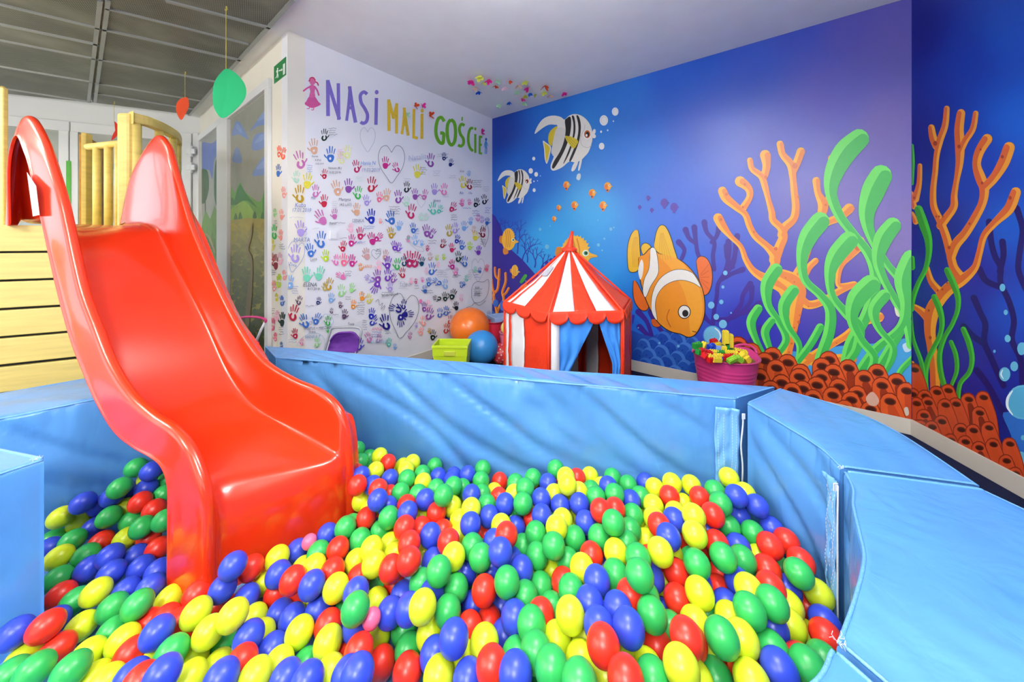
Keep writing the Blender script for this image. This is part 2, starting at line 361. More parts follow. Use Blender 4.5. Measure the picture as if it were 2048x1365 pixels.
# white bubbles round the striped fish
f.crop(*c5); WH = (232, 230, 226)
for x, y, r in [(1503, 425, 30), (1400, 505, 38), (1380, 740, 25), (1375, 608, 9), (1435, 595, 7), (1487, 512, 6), (762, 853, 14), (735, 965, 20), (784, 996, 17), (766, 1140, 14), (764, 1060, 6), (797, 1055, 4), (822, 1010, 4)]: f.ell((x, y), r, r*1.25, WH)
for x, y, r in [(1503, 425, 22), (1400, 505, 29)]: f.ell((x, y), r, r*1.25, (206, 206, 208)); f.ell((x+1, y+2), r*.86, r*1.1, WH)
f.poly([(1160, 995), (1185, 990), (1190, 1020), (1175, 1050), (1150, 1035)], (196, 210, 214))
# -- striped angel fish
def angel(f, T):
    def q(P): return [T(*p) for p in P]
    s = T(1, 0)[0]-T(0, 0)[0]; CR = (226, 222, 212); BK = (36, 34, 34); YL = (214, 190, 48)
    f.poly(q([(1155, 870), (1125, 900), (1105, 950), (1112, 970), (1140, 950), (1165, 890)]), CR); f.poly(q([(1185, 860), (1165, 950), (1178, 960), (1195, 900), (1200, 860)]), CR)
    f.poly(q([(770, 628), (785, 580), (815, 528), (850, 490), (900, 466), (960, 462), (1010, 475), (1042, 497), (1080, 465), (1125, 448), (1180, 455), (1235, 490), (1275, 545), (1296, 610), (1298, 660), (1290, 710), (1262, 790), (1225, 835), (1190, 868), (1140, 888), (1085, 880), (1030, 925), (985, 950), (940, 963), (918, 945), (918, 905), (945, 830), (922, 800), (930, 740), (945, 650), (978, 558), (950, 545), (900, 545), (850, 570), (810, 600)]), CR)
    f.poly(q([(845, 692), (872, 705), (918, 745), (912, 800), (895, 870), (878, 900), (862, 850), (855, 760)]), CR); f.poly(q([(854, 708), (872, 718), (908, 750), (902, 800), (880, 880), (870, 850), (862, 760)]), YL)
    f.poly(q([(978, 560), (940, 575), (905, 615), (893, 665), (900, 715), (922, 738), (935, 700), (955, 630)]), YL)
    f.poly(q([(975, 575), (1050, 590), (1040, 700), (1000, 800), (945, 830), (928, 790), (945, 660)]), (214, 210, 200))
    for P in ([(1045, 510), (1060, 488), (1090, 470), (1102, 500), (1100, 580), (1085, 660), (1050, 760), (1005, 850), (960, 925), (938, 945), (928, 925), (950, 870), (1000, 790), (1035, 700), (1052, 600)],
              [(1108, 466), (1128, 468), (1140, 530), (1140, 610), (1120, 700), (1088, 800), (1040, 892), (1034, 888), (1070, 800), (1105, 700), (1122, 610), (1122, 530)],
              [(1150, 462), (1172, 470), (1190, 540), (1185, 640), (1160, 740), (1105, 868), (1086, 866), (1120, 780), (1150, 700), (1168, 600), (1165, 530)]): f.poly(q(P), BK)
    f.poly(q([(1045, 650), (1075, 648), (1110, 655), (1165, 690), (1150, 735), (1125, 762), (1095, 735), (1070, 705)]), YL)
    for a, b in (((1060, 655), (1140, 740)), ((1075, 652), (1150, 720)), ((1055, 665), (1120, 745))): f.stroke([T(*a), T(*b)], 5*s, (178, 152, 30))
    f.stroke(q([(1228, 545), (1222, 590), (1192, 640), (1188, 690), (1205, 735), (1250, 752), (1290, 735)]), 4*s, (180, 176, 170))
    for P in ([(1300, 640), (1296, 612), (1308, 585), (1324, 590), (1322, 620)], [(1298, 640), (1320, 632), (1328, 655), (1312, 668), (1296, 658)]): f.poly(q(P), (232, 226, 218))
    x, y = T(1248, 632); f.ell((x, y), 38*s, 46*s, (240, 236, 230)); f.ell((x+1, y-2*s), 28*s, 36*s, (190, 92, 30)); f.ell((x+3*s, y), 17*s, 24*s, (30, 22, 20)); f.ell((x-5*s, y+9*s), 9*s, 12*s, (250, 250, 250))
angel(f, lambda x, y: (x, y)); angel(f, lambda x, y: (435+(x-772)*.555, 950+(y-448)*.60))
# -- little yellow fish
def small(f, x, y, r, c1=(238, 160, 40), c2=(224, 112, 40)):
    f.ell((x, y), r*.85, r, c1, 0, 14); f.poly([(x-r*.9, y+r*.2), (x-r*.2, y-r*.6), (x, y+r*.3), (x-r*.3, y+r*.9)], c2)
    f.poly([(x-r*.2, y+r*.8), (x+r*.3, y+r*.7), (x+r*.2, y+r*1.4), (x-r*.3, y+r*1.3)], c2)
    f.poly([(x+r*.7, y-r*.3), (x+r*1.2, y), (x+r*.7, y+r*.25)], c1, smooth=False)
    if c1[0] > 200: f.ell((x+r*.45, y-r*.2), r*.22, r*.25, (240, 240, 230)); f.ell((x+r*.5, y-r*.2), r*.11, r*.13, (20, 60, 40)); f.ell((x-r*.1, y+r*.95), r*.2, r*.2, (40, 34, 60))
for x, y, r in [(1060, 1092, 34), (1435, 1105, 38), (1295, 1165, 36), (990, 1298, 24), (1133, 1275, 35), (1393, 1278, 38)]: small(f, x, y, r)
f.crop(*c6); small(f, 515, 150, 20)
f.crop(*c7)
for x, y, r in [(158, 736, 15), (100, 800, 14), (183, 820, 14), (268, 770, 29), (335, 800, 30)]: small(f, x, y, r, (78, 54, 158), (78, 54, 158))
# -- yellow butterfly fish
def butter(f, cx, cy, w, h, eye):
    Y1, Y2, Y3 = (234, 176, 58), (204, 124, 40), (246, 196, 70)
    P = lambda a: [(cx+x*w, cy+y*h) for x, y in a]
    f.poly(P([(-.9, -.3), (-.5, -.2), (-.55, .3), (-.95, .2)]), Y2)
    for i in range(12):
        a = math.radians(-165+i*13); f.poly(P([(.62*cos(a)-.05, .8*sin(a)), (.72*cos(a+.05), .98*sin(a+.05)), (.62*cos(a+.12), .8*sin(a+.12))]), Y3, smooth=False)
    f.poly(P([(-.7, -.1), (-.45, -.7), (.05, -.9), (.5, -.55), (.62, -.05), (.95, .12), (1.0, .22), (.68, .3), (.5, .6), (.1, .85), (-.4, .7), (-.65, .35)]), Y1)
    for a in (-.35, -.15, .05): f.stroke(P([(a, -.75), (a+.12, -.1), (a+.05, .6)]), .06*w, Y2)
    f.poly(P([(-.5, .65), (-.1, .8), (-.05, 1.1), (-.45, 1.2), (-.6, .95)]), Y2)
    f.ell((cx+.45*w, cy+.02*h), .15*w, .15*w, (236, 240, 232)); f.ell((cx+.47*w, cy+.02*h), .1*w, .1*w, (40, 140, 84)); f.ell((cx+.48*w, cy+.02*h), .05*w, .05*w, (20, 20, 20)); f.stroke(P([(.62, .2), (.92, .2)]), .02*w, Y2)
f.crop(*c6); butter(f, 150, 320, 78, 100, 0); butter(f, 200, 570, 42, 52, 0); butter(f, 690, 425, 170, 150, 0)
f.stroke([(250, 660), (265, 640), (285, 610)], [24, 30, 26], (64, 160, 50)); f.poly([(232, 720), (250, 690), (290, 670), (300, 700), (270, 720)], (226, 190, 60))
f.poly([(140, 800), (165, 775), (190, 800), (180, 840)], (200, 110, 50))
# -- small orange coral at the left
for s, w in [([(40, 545), (45, 610), (75, 640)], 18), ([(75, 560), (70, 640), (60, 720), (30, 760), (45, 850), (60, 960)], 20), ([(15, 640), (20, 700), (35, 760)], 16), ([(125, 590), (125, 660), (100, 740), (110, 800), (80, 850), (60, 900), (55, 980)], 20), ([(150, 710), (130, 745), (105, 770)], 18), ([(10, 800), (40, 850), (60, 900)], 18)]:
    f.stroke(s, w, (236, 150, 44)); f.stroke(s, w, (206, 100, 36), sh=(.22, 0), wk=.5)
f.ell((45, 830), 22, 30, (52, 100, 190)); f.ell((100, 850), 20, 40, (58, 110, 200)); f.ell((15, 930), 30, 40, (52, 100, 190))
# -- plain orange banded fish diving towards the rocks
f.crop(*c6); OG, OD, YF, BK, WT = (226, 140, 38), (206, 104, 32), (224, 176, 46), (34, 32, 34), (232, 230, 222)
def outl(P, rgb, w=11): f.stroke(P, w, BK, 4, closed=True, caps=False); f.poly(P, rgb)
outl([(1180, 240), (1140, 270), (1110, 360), (1105, 470), (1120, 570), (1180, 570), (1205, 500), (1200, 380), (1195, 290)], YF)
outl([(1215, 400), (1225, 360), (1255, 350), (1290, 380), (1290, 460), (1250, 480)], YF)
outl([(1325, 400), (1325, 320), (1345, 240), (1375, 205), (1410, 220), (1445, 290), (1475, 390), (1500, 500), (1400, 520)], YF)
outl([(1660, 520), (1665, 475), (1700, 455), (1745, 480), (1778, 560), (1780, 660), (1755, 740), (1715, 760), (1690, 680)], (222, 104, 36))
outl([(1155, 650), (1150, 740), (1165, 820), (1210, 880), (1255, 885), (1270, 840), (1220, 750), (1180, 670)], (222, 104, 36))
outl([(1295, 965), (1330, 960), (1370, 1000), (1350, 1020), (1310, 1010)], (206, 92, 34), 8)
BODY = [(1195, 470), (1240, 440), (1300, 385), (1350, 430), (1440, 460), (1530, 490), (1610, 560), (1680, 660), (1715, 770), (1722, 880), (1710, 960), (1680, 1030), (1640, 1085), (1590, 1100), (1530, 1075), (1440, 1050), (1350, 980), (1290, 880), (1240, 760), (1205, 620)]
outl(BODY, OG, 14)
f.poly([(1500, 470), (1590, 560), (1660, 660), (1700, 780), (1705, 900), (1680, 1010), (1620, 1080), (1600, 1000), (1590, 860), (1540, 700), (1440, 540), (1350, 440)], (232, 158, 46))
f.poly([(1215, 480), (1190, 560), (1205, 640), (1225, 600), (1232, 520)], WT)
for P in ([(1290, 392), (1328, 400), (1350, 520), (1345, 600), (1290, 690), (1250, 780), (1228, 735), (1240, 640), (1275, 560), (1285, 470)],
          [(1300, 900), (1298, 800), (1320, 710), (1370, 630), (1450, 575), (1530, 560), (1610, 580), (1650, 620), (1690, 700), (1640, 670), (1560, 645), (1480, 650), (1400, 690), (1345, 760), (1325, 850), (1340, 965)]): outl(P, WT, 8)
f.ell((1560, 900), 52, 56, BK); f.ell((1560, 900), 45, 49, WT); f.ell((1568, 912), 25, 28, BK)
f.stroke([(1655, 1062), (1625, 1056)], 6, BK); f.stroke([(1440, 880), (1420, 950), (1450, 1020)], 7, (180, 84, 30))
for a in range(5): f.stroke([(1150+a*9, 540), (1140+a*12, 400), (1160+a*6, 300)], 5, (208, 152, 36)); f.stroke([(1365+a*22, 480), (1362+a*14, 360), (1368+a*6, 270)], 5, (208, 152, 36)); f.stroke([(1690, 600+a*12), (1755, 520+a*50)], 5, (196, 84, 30))
f.done('printed_fish_and_rocks', m_print, w_mural)
# -- coral and seaweed
OL, OD = (240, 170, 54), (226, 128, 54); GL, GD = (104, 214, 92), (58, 176, 78)
def coral(f, segs, dk=(.24, 0), cl=OL, cd=OD):
    for p, w in segs: f.stroke(p, w, cl)
    for p, w in segs: f.stroke(p, w, cd, sh=dk, wk=.58)
f.crop(*c7)
SP = [([(635, 875), (665, 930), (720, 1000), (790, 1070), (825, 1160), (880, 1240), (980, 1300), (1080, 1350), (1120, 1420)], [66, 60, 36, 34, 40, 48, 70, 90, 100]),
      ([(665, 690), (690, 740), (760, 800), (820, 850), (850, 930), (890, 1000), (970, 1070), (1020, 1130), (1020, 1200), (980, 1260), (960, 1300)], [60, 62, 50, 44, 44, 46, 50, 70, 60, 50, 50]),
      ([(785, 625), (840, 670), (850, 730), (810, 800)], [72, 54, 44, 50]),
      ([(852, 480), (868, 540), (930, 590), (955, 660), (975, 740), (1000, 830), (1010, 890), (1060, 940), (1080, 1000), (1050, 1080), (1020, 1160)], [38, 40, 46, 44, 36, 44, 48, 50, 60, 66, 74]),
      ([(957, 445), (965, 520), (950, 590)], [72, 54, 50]),
      ([(1058, 370), (1075, 440), (1130, 510), (1145, 600), (1155, 700), (1165, 800), (1150, 880), (1090, 940), (1070, 990)], [48, 46, 56, 46, 48, 52, 54, 60, 60]),
      ([(1200, 420), (1175, 490), (1150, 550)], [56, 54, 50]),
      ([(1305, 620), (1315, 700), (1350, 780), (1340, 850), (1300, 940)], [52, 46, 70, 60, 50]), ([(1415, 470), (1415, 600), (1405, 700), (1360, 790)], [60, 60, 40, 50]),
      ([(1530, 810), (1460, 870), (1380, 905), (1310, 950), (1270, 1040), (1220, 1170), (1160, 1290), (1110, 1400)], [70, 56, 50, 50, 40, 50, 70, 90])]
coral(f, SP)
f.crop(*c8)
coral(f, [([(760, 20), (700, 80), (665, 140), (650, 200), (655, 260), (740, 255)], [90, 80, 44, 30, 30, 40]), ([(345, 690), (370, 600), (395, 480), (410, 380), (425, 290), (380, 230), (300, 190)], [60, 50, 56, 72, 80, 90, 60]),
          ([(425, 330), (480, 370), (560, 350), (640, 300), (720, 260)], [60, 50, 44, 40, 36]), ([(425, 250), (480, 160), (520, 120)], [60, 40, 36]),
          ([(880, 440), (800, 460), (700, 540), (620, 590), (520, 650), (440, 720)], [60, 56, 44, 40, 46, 50]), ([(450, 660), (540, 690), (660, 690), (720, 680)], [70, 70, 80, 70])])
for x, y, r in [(425, 468, 8), (410, 525, 6), (385, 590, 6), (370, 640, 5), (430, 430, 4), (400, 500, 4), (290, 50, 6), (760, 45, 16), (350, 215, 4), (400, 240, 4), (640, 588, 4), (690, 590, 4), (480, 380, 4)]: f.ell((x, y), r, r*1.1, (204, 92, 40))
f.crop(*c7)
for x, y, r in [(655, 885, 10), (693, 712, 10), (962, 597, 11), (1160, 517, 18), (1030, 1085, 12), (818, 645, 8), (805, 800, 8), (880, 970, 7), (1183, 730, 8), (1370, 785, 9)]: f.ell((x, y), r, r*1.1, (206, 100, 50))
def weed(f, pts, w, sh=(.2, .05), gl=GL, gd=GD):
    f.stroke(pts, w, gl, 8); f.stroke(pts, w, gd, 8, sh=sh, wk=.62)
def tap(n, a, b, c): return [a, a*1.08]+[b+(c-b)*i/max(n-3, 1) for i in range(n-2)]
f.crop(0, 0, 1)
WD = [([(1762, 352), (1745, 385), (1733, 430), (1745, 480), (1775, 530), (1800, 560), (1816, 600), (1806, 650), (1778, 700), (1750, 745)], [44, 46, 34, 24, 20, 24, 28, 26, 24, 22]),
      ([(1718, 278), (1690, 305), (1668, 345), (1662, 385), (1678, 430), (1706, 468), (1735, 505), (1750, 545), (1746, 590), (1728, 640), (1700, 690), (1688, 740)], [40, 46, 42, 32, 26, 24, 26, 30, 30, 30, 30, 24]),
      ([(1785, 452), (1765, 480), (1756, 520), (1768, 560), (1790, 600), (1812, 640), (1822, 690)], [34, 36, 26, 22, 22, 24, 24]),
      ([(1640, 443), (1616, 475), (1604, 515), (1610, 560), (1640, 590), (1660, 620), (1658, 665), (1640, 720), (1645, 750)], [38, 36, 26, 22, 22, 28, 30, 28, 24]),
      ([(1697, 482), (1672, 512), (1660, 545), (1664, 590), (1690, 625), (1718, 655), (1712, 700), (1690, 730)], [38, 36, 26, 20, 24, 28, 24, 22]),
      ([(1822, 520), (1808, 560), (1812, 610), (1800, 655), (1750, 700), (1715, 748)], [40, 40, 26, 22, 24, 24]),
      ([(1740, 570), (1712, 600), (1704, 640), (1722, 680), (1748, 715), (1735, 755)], [40, 38, 24, 22, 22, 20]),
      ([(1552, 540), (1534, 570), (1536, 610), (1558, 645), (1572, 680), (1552, 712)], [26, 26, 18, 18, 20, 18]),
      ([(1586, 582), (1568, 612), (1574, 650), (1598, 690), (1594, 730)], [24, 24, 16, 16, 16]),
      ([(1516, 618), (1502, 645), (1512, 680), (1531, 716)], [18, 19, 14, 12]), ([(1543, 642), (1530, 665), (1541, 702)], [16, 17, 12]),
      ([(1768, 592), (1748, 620), (1756, 655), (1784, 690), (1784, 715), (1768, 748)], [26, 24, 16, 18, 20, 14]), ([(1826, 716), (1804, 738), (1794, 756)], [12, 12, 12]),
      ([(1640, 655), (1620, 690), (1596, 722)], [16, 16, 16])]
for p, w in WD: weed(f, p, [q*(1 if i < 2 else (.9 if i == 2 else .76)) for i, q in enumerate(w)])
# -- brown sponge tubes
def sponge(f, L, w=26, ylen=70, B1=(206, 84, 34), B2=(150, 50, 22), sc=lambda x, y: 1.0, lean=.0):
    for x, y in sorted(L, key=lambda a: a[1]):
        k = sc(x, y); ww = w*k
        f.stroke([(x-2, y+1), (x+6*k+lean*ylen, y+ylen*.5*k), (x+10*k+lean*ylen*1.5, y+ylen*k)], [ww*1.0+3, ww*1.4+3, ww*1.5+3], (128, 40, 20))
        f.stroke([(x-2, y+2), (x+6*k+lean*ylen, y+ylen*.5*k), (x+10*k+lean*ylen*1.5, y+ylen*k)], [ww*1.0, ww*1.4, ww*1.5], B1)
        f.stroke([(x+2, y+12*k), (x+10*k+lean*ylen, y+ylen*.5*k), (x+14*k+lean*ylen*1.5, y+ylen*k)], [ww*.4, ww*.7, ww*.8], B2 if (int(x*7+y*3) % 3) == 0 else (190, 70, 30))
        f.ell((x, y), ww*.34, ww*.21, (120, 44, 22), 12); f.ell((x, y+.5), ww*.26, ww*.15, (66, 26, 16), 12)
S8 = [(85, 600), (160, 635), (280, 660), (235, 690), (365, 700), (300, 730), (440, 755), (205, 780), (430, 780), (330, 815), (530, 828), (450, 850), (600, 683), (710, 730), (625, 755), (555, 785), (655, 838), (620, 885), (760, 878), (725, 912), (800, 790), (875, 755), (985, 808), (900, 830), (945, 920), (835, 965), (1040, 860), (560, 720), (390, 860), (510, 900), (270, 850), (690, 960)]
f.crop(0, 0, 1); sponge(f, [(1448+x/2.843, 480+y/2.843) for x, y in S8], 36, 80, B1=(216, 88, 36))
f.poly([(1732, 796), (1745, 784), (1758, 800), (1752, 812), (1738, 810)], (214, 170, 150)); f.poly([(1808, 818), (1815, 815), (1818, 828), (1812, 832)], (200, 196, 180)); f.poly([(1789, 615), (1796, 622), (1799, 634), (1792, 630)], (214, 220, 190))
f.done('printed_coral_and_seaweed', m_print, w_mural)
# right wall
f = fr; f.crop(*cRr)
for s in [[(625, 640), (635, 740), (655, 820), (685, 880), (685, 960), (730, 1060), (755, 1160), (745, 1260), (790, 1365), (800, 1500)], [(695, 745), (700, 820), (680, 900)], [(575, 890), (610, 950), (690, 985)], [(545, 1040), (580, 1120), (605, 1180), (600, 1270), (640, 1365), (700, 1500)],
          [(770, 570), (800, 680), (785, 800), (780, 900), (830, 1020)], [(490, 1190), (540, 1240), (600, 1280)], [(560, 1420), (620, 1500), (700, 1640), (800, 1760)], [(440, 1500), (520, 1600), (640, 1800)]]: f.stroke(s, [36]+[32]*(len(s)-1), DKP)
f.poly([(700, 1640), (860, 1700), (900, 1960), (780, 1900), (740, 1760)], (44, 104, 190)); f.poly([(640, 1960), (760, 2000), (880, 2150), (700, 2140)], (44, 104, 190)); f.poly([(380, 1560), (470, 1650), (520, 1800), (380, 1760)], (52, 120, 200)); f.poly([(218, 1400), (300, 1500), (330, 1640), (218, 1640)], (52, 120, 200))
for x, y, rx, ry in [(695, 985, 15, 20), (712, 1115, 11, 14), (722, 1253, 16, 19), (800, 1305, 28, 32), (652, 1320, 6, 8)]: f.ell((x, y), rx, ry, (98, 176, 208))
f.crop(*c8)
for x, y, rx, ry in [(1650, 720, 22, 28), (1596, 765, 32, 40), (1700, 924, 96, 98), (1538, 634, 7, 9), (1612, 560, 15, 20), (1690, 620, 22, 36), (1700, 1126, 12, 15), (1690, 1245, 30, 40), (1518, 990, 10, 14)]: f.ell((x, y), rx, ry, (98, 176, 208))
f.ell((1700, 925), 84, 88, (80, 164, 204)); f.stroke([(1640, 860), (1614, 900), (1612, 950), (1640, 995)], [6, 16, 14, 6], (226, 240, 244)); f.stroke([(1585, 740), (1575, 765), (1588, 790)], [4, 8, 4], (226, 240, 244))
f.crop(*cRr)
OL2, OD2 = (222, 146, 44), (198, 92, 40)
coral(f, [([(322, 145), (332, 200), (350, 240)], [34, 40, 46]), ([(403, 45), (395, 130), (368, 210), (350, 290), (342, 380), (332, 470), (335, 560), (370, 640), (400, 720), (420, 800), (440, 880), (480, 940)], [30, 34, 36, 30, 30, 32, 36, 40, 44, 44, 46, 60]),
          ([(478, 70), (468, 150), (472, 240), (470, 330), (455, 420), (442, 500), (440, 560), (400, 620), (370, 660)], [44, 48, 50, 40, 30, 34, 40, 44, 44]), ([(555, 70), (540, 150), (500, 215), (475, 270)], [28, 32, 34, 34]),
          ([(615, 205), (575, 270), (560, 340), (580, 410), (600, 470), (590, 540), (550, 620), (500, 700), (450, 760), (425, 830)], [54, 50, 44, 56, 50, 44, 46, 48, 52, 44]), ([(730, 250), (700, 330), (650, 410), (600, 460)], [60, 60, 50, 50]),
          ([(765, 485), (730, 570), (660, 640), (600, 710), (575, 800), (550, 880), (490, 940), (420, 985), (370, 1040), (330, 1100), (315, 1200), (325, 1300), (340, 1420), (345, 1640)], [54, 56, 40, 36, 34, 40, 56, 66, 66, 76, 60, 50, 50, 50]),
          ([(262, 345), (258, 440), (238, 520)], [24, 28, 40]), ([(219, 240), (218, 300)], [14, 14]), ([(216, 490), (232, 560)], [24, 30]), ([(218, 600), (240, 640)], [30, 30]), ([(300, 880), (320, 950), (360, 1000)], [24, 34, 40]),
          ([(225, 1080), (270, 1110), (310, 1150)], [24, 40, 50]), ([(222, 1380), (260, 1500), (320, 1640)], [20, 34, 50])], dk=(-.24, 0), cl=OL2, cd=OD2)
for x, y, r in [(342, 228, 11), (467, 245, 9), (580, 260, 6), (694, 298, 8), (588, 436, 7), (735, 514, 9), (415, 775, 8), (232, 514, 6), (347, 612, 5), (362, 612, 5), (382, 612, 5), (522, 650, 6), (308, 1105, 6), (316, 1248, 8), (318, 980, 4), (355, 1000, 5), (380, 995, 5), (404, 960, 5)]: f.ell((x, y), r, r*1.15, (150, 54, 30))
G2, G3 = (66, 178, 54), (52, 138, 46)
for p, w in [([(255, 575), (280, 650), (305, 730), (308, 810), (290, 890), (255, 960), (225, 1040), (216, 1100)], [44, 50, 42, 32, 26, 26, 30, 30]), ([(405, 895), (435, 960), (460, 1030), (460, 1100), (430, 1180), (390, 1250), (365, 1340), (375, 1450), (410, 1560), (440, 1680)], [34, 36, 32, 26, 24, 26, 28, 30, 30, 30]),
            ([(337, 1035), (365, 1100), (378, 1170), (365, 1240), (330, 1310), (300, 1380), (290, 1480), (310, 1640)], [32, 34, 28, 26, 28, 30, 30, 24]), ([(490, 1205), (520, 1280), (535, 1360), (520, 1430), (470, 1500), (460, 1640)], [30, 32, 28, 26, 24, 24]),
            ([(425, 1272), (450, 1340), (455, 1420), (430, 1490), (410, 1540)], [24, 26, 24, 20, 18]), ([(222, 830), (222, 880)], [24, 30]), ([(220, 240), (224, 330), (222, 440)], [20, 22, 14]), ([(218, 1120), (226, 1250), (270, 1380), (290, 1500)], [12, 20, 24, 24])]:
    weed(f, p, w, (-.2, 0), G2, G3)
f.crop(0, 0, 1)
R8 = [(1075, 880), (1145, 890), (1212, 868), (1277, 858), (1097, 932), (1163, 927), (1260, 940), (1322, 935), (1393, 908), (1477, 897), (1140, 1000), (1240, 1035), (1455, 985), (1350, 1080), (1420, 1085), (1508, 1070), (1185, 1065), (1375, 1150), (1453, 1183), (1533, 1165), (1627, 1162), (1608, 1258), (1120, 1060), (1660, 1330), (1290, 1140), (1085, 740)]
sponge(f, [(1448+x/2.843, 480+y/2.843) for x, y in R8], 27, 80, B1=(196, 72, 36), B2=(126, 40, 20))
f.done('printed_coral_and_seaweed', m_print, w_right)

# ---------------------------------------------------------------- heading, hand prints and notes on the white wall
fh = Flat(cC, dW, nW, off=.0006, xr=(576.5, 984), zr=(.10, HR-.002)); f = fh
c3, c4 = (540, 120, 4.452), (540, 400, 4.265)
VI, YO, GR = (128, 112, 196), (226, 190, 54), (112, 182, 42)
f.crop(*c3)
def S(p, w, c, sm=True): f.stroke(p, w, c, 5, smooth=sm, caps=False)
S([(515, 178), (517, 500)], 34, VI); S([(517, 195), (560, 340), (618, 528)], 32, VI); S([(608, 208), (612, 534)], 30, VI)
S([(712, 234), (700, 400), (682, 542)], 26, VI); S([(708, 236), (730, 390), (762, 558)], 32, VI); S([(690, 425), (745, 430)], 26, VI)
S([(865, 305), (835, 285), (805, 315), (812, 380), (845, 435), (868, 490), (860, 545), (830, 565), (806, 552)], 30, VI); S([(948, 338), (943, 578)], 30, VI); f.ell((950, 287), 17, 20, VI)
S([(1058, 352), (1060, 632)], 30, YO); S([(1060, 358), (1098, 520)], 24, YO); S([(1098, 525), (1128, 390)], 24, YO); S([(1128, 386), (1126, 656)], 26, YO)
S([(1197, 424), (1190, 550), (1174, 662)], 24, YO); S([(1193, 426), (1210, 550), (1230, 674)], 26, YO); S([(1185, 572), (1222, 580)], 24, YO)
S([(1281, 436), (1278, 690)], 24, YO); S([(1268, 684), (1316, 698)], 26, YO); S([(1354, 478), (1352, 704)], 26, YO); f.ell((1355, 452), 14, 18, YO)
S([(1552, 548), (1525, 512), (1495, 530), (1478, 600), (1480, 670), (1505, 728), (1538, 742), (1545, 700), (1544, 655), (1515, 652)], 30, GR)
S([(1610, 530), (1582, 575), (1578, 660), (1592, 730), (1618, 758), (1645, 720), (1652, 630), (1640, 560), (1610, 530)], 30, GR)
S([(1732, 585), (1705, 572), (1686, 610), (1695, 660), (1720, 700), (1722, 745), (1700, 768), (1674, 758)], 26, GR); S([(1712, 508), (1710, 542)], 12, GR)
S([(1810, 608), (1785, 612), (1768, 660), (1766, 730), (1782, 785), (1808, 812)], 24, GR); S([(1828, 660), (1828, 828)], 20, GR); f.ell((1828, 614), 10, 14, GR)
S([(1868, 675), (1866, 835)], 18, GR); S([(1864, 682), (1890, 688)], 20, GR); S([(1862, 752), (1886, 758)], 20, GR); S([(1862, 828), (1888, 836)], 20, GR)
PK = (206, 86, 148)
f.poly([(345, 330), (375, 315), (400, 325), (430, 370), (452, 395), (420, 415), (375, 428), (335, 412), (308, 390), (325, 365)], PK); f.poly([(350, 235), (378, 220), (402, 240), (398, 285), (400, 330), (350, 330), (358, 280)], (216, 104, 160))
f.stroke([(355, 238), (325, 255), (300, 275)], 15, PK); f.stroke([(398, 238), (420, 270), (434, 312)], 15, PK); f.stroke([(352, 405), (348, 432), (330, 432)], 7, (220, 90, 140)); f.stroke([(390, 410), (388, 442), (370, 445)], 7, (220, 90, 140))
f.ell((378, 192), 27, 32, (220, 110, 160)); f.stroke([(352, 185), (360, 162), (385, 158), (402, 180)], 12, (200, 60, 100)); f.stroke([(405, 195), (422, 205), (430, 225)], 12, (200, 60, 100)); f.stroke([(352, 190), (342, 186)], 7, (200, 60, 100))
BL = (76, 160, 210); f.ell((1924, 708), 10, 14, (60, 120, 190)); f.stroke([(1922, 730), (1922, 780)], 18, BL); f.stroke([(1918, 780), (1916, 835)], 8, BL); f.stroke([(1930, 780), (1928, 835)], 8, BL); f.stroke([(1914, 735), (1906, 775)], 5, BL); f.stroke([(1932, 735), (1940, 768)], 5, BL)
f.done('painted_heading', m_paint, w_hand)

HC_ = {'dg': (18, 48, 36), 'pe': (222, 172, 140), 'bl': (60, 110, 190), 'py': (226, 230, 160), 'mv': (198, 110, 170), 'cr': (186, 30, 60), 'cm': (190, 40, 96), 'mg': (196, 40, 130), 'pu': (140, 76, 160), 'nv': (34, 40, 110),
       'ye': (226, 214, 70), 'pg': (176, 222, 196), 'go': (190, 150, 30), 'gr': (60, 180, 80), 'bk': (26, 28, 40), 'hp': (240, 110, 140), 'lv': (170, 150, 214), 'pk': (230, 120, 180), 'dr': (140, 16, 36), 'lb': (130, 176, 226),
       'te': (90, 196, 170), 'sa': (250, 160, 146), 'nb': (32, 50, 170), 'yg': (190, 220, 50), 'lp': (250, 186, 206), 'tp': (206, 160, 156), 'dt': (20, 70, 96), 'or': (238, 150, 50), 'mi': (120, 212, 176), 'ol': (190, 170, 70), 'vi': (120, 60, 180),
       'lg': (160, 220, 140), 'dn': (34, 30, 130), 'pl': (90, 60, 90), 'rb': (190, 70, 60), 'bv': (70, 60, 190), 'rd': (236, 96, 60)}
HN = {0: c3, 1: c4}
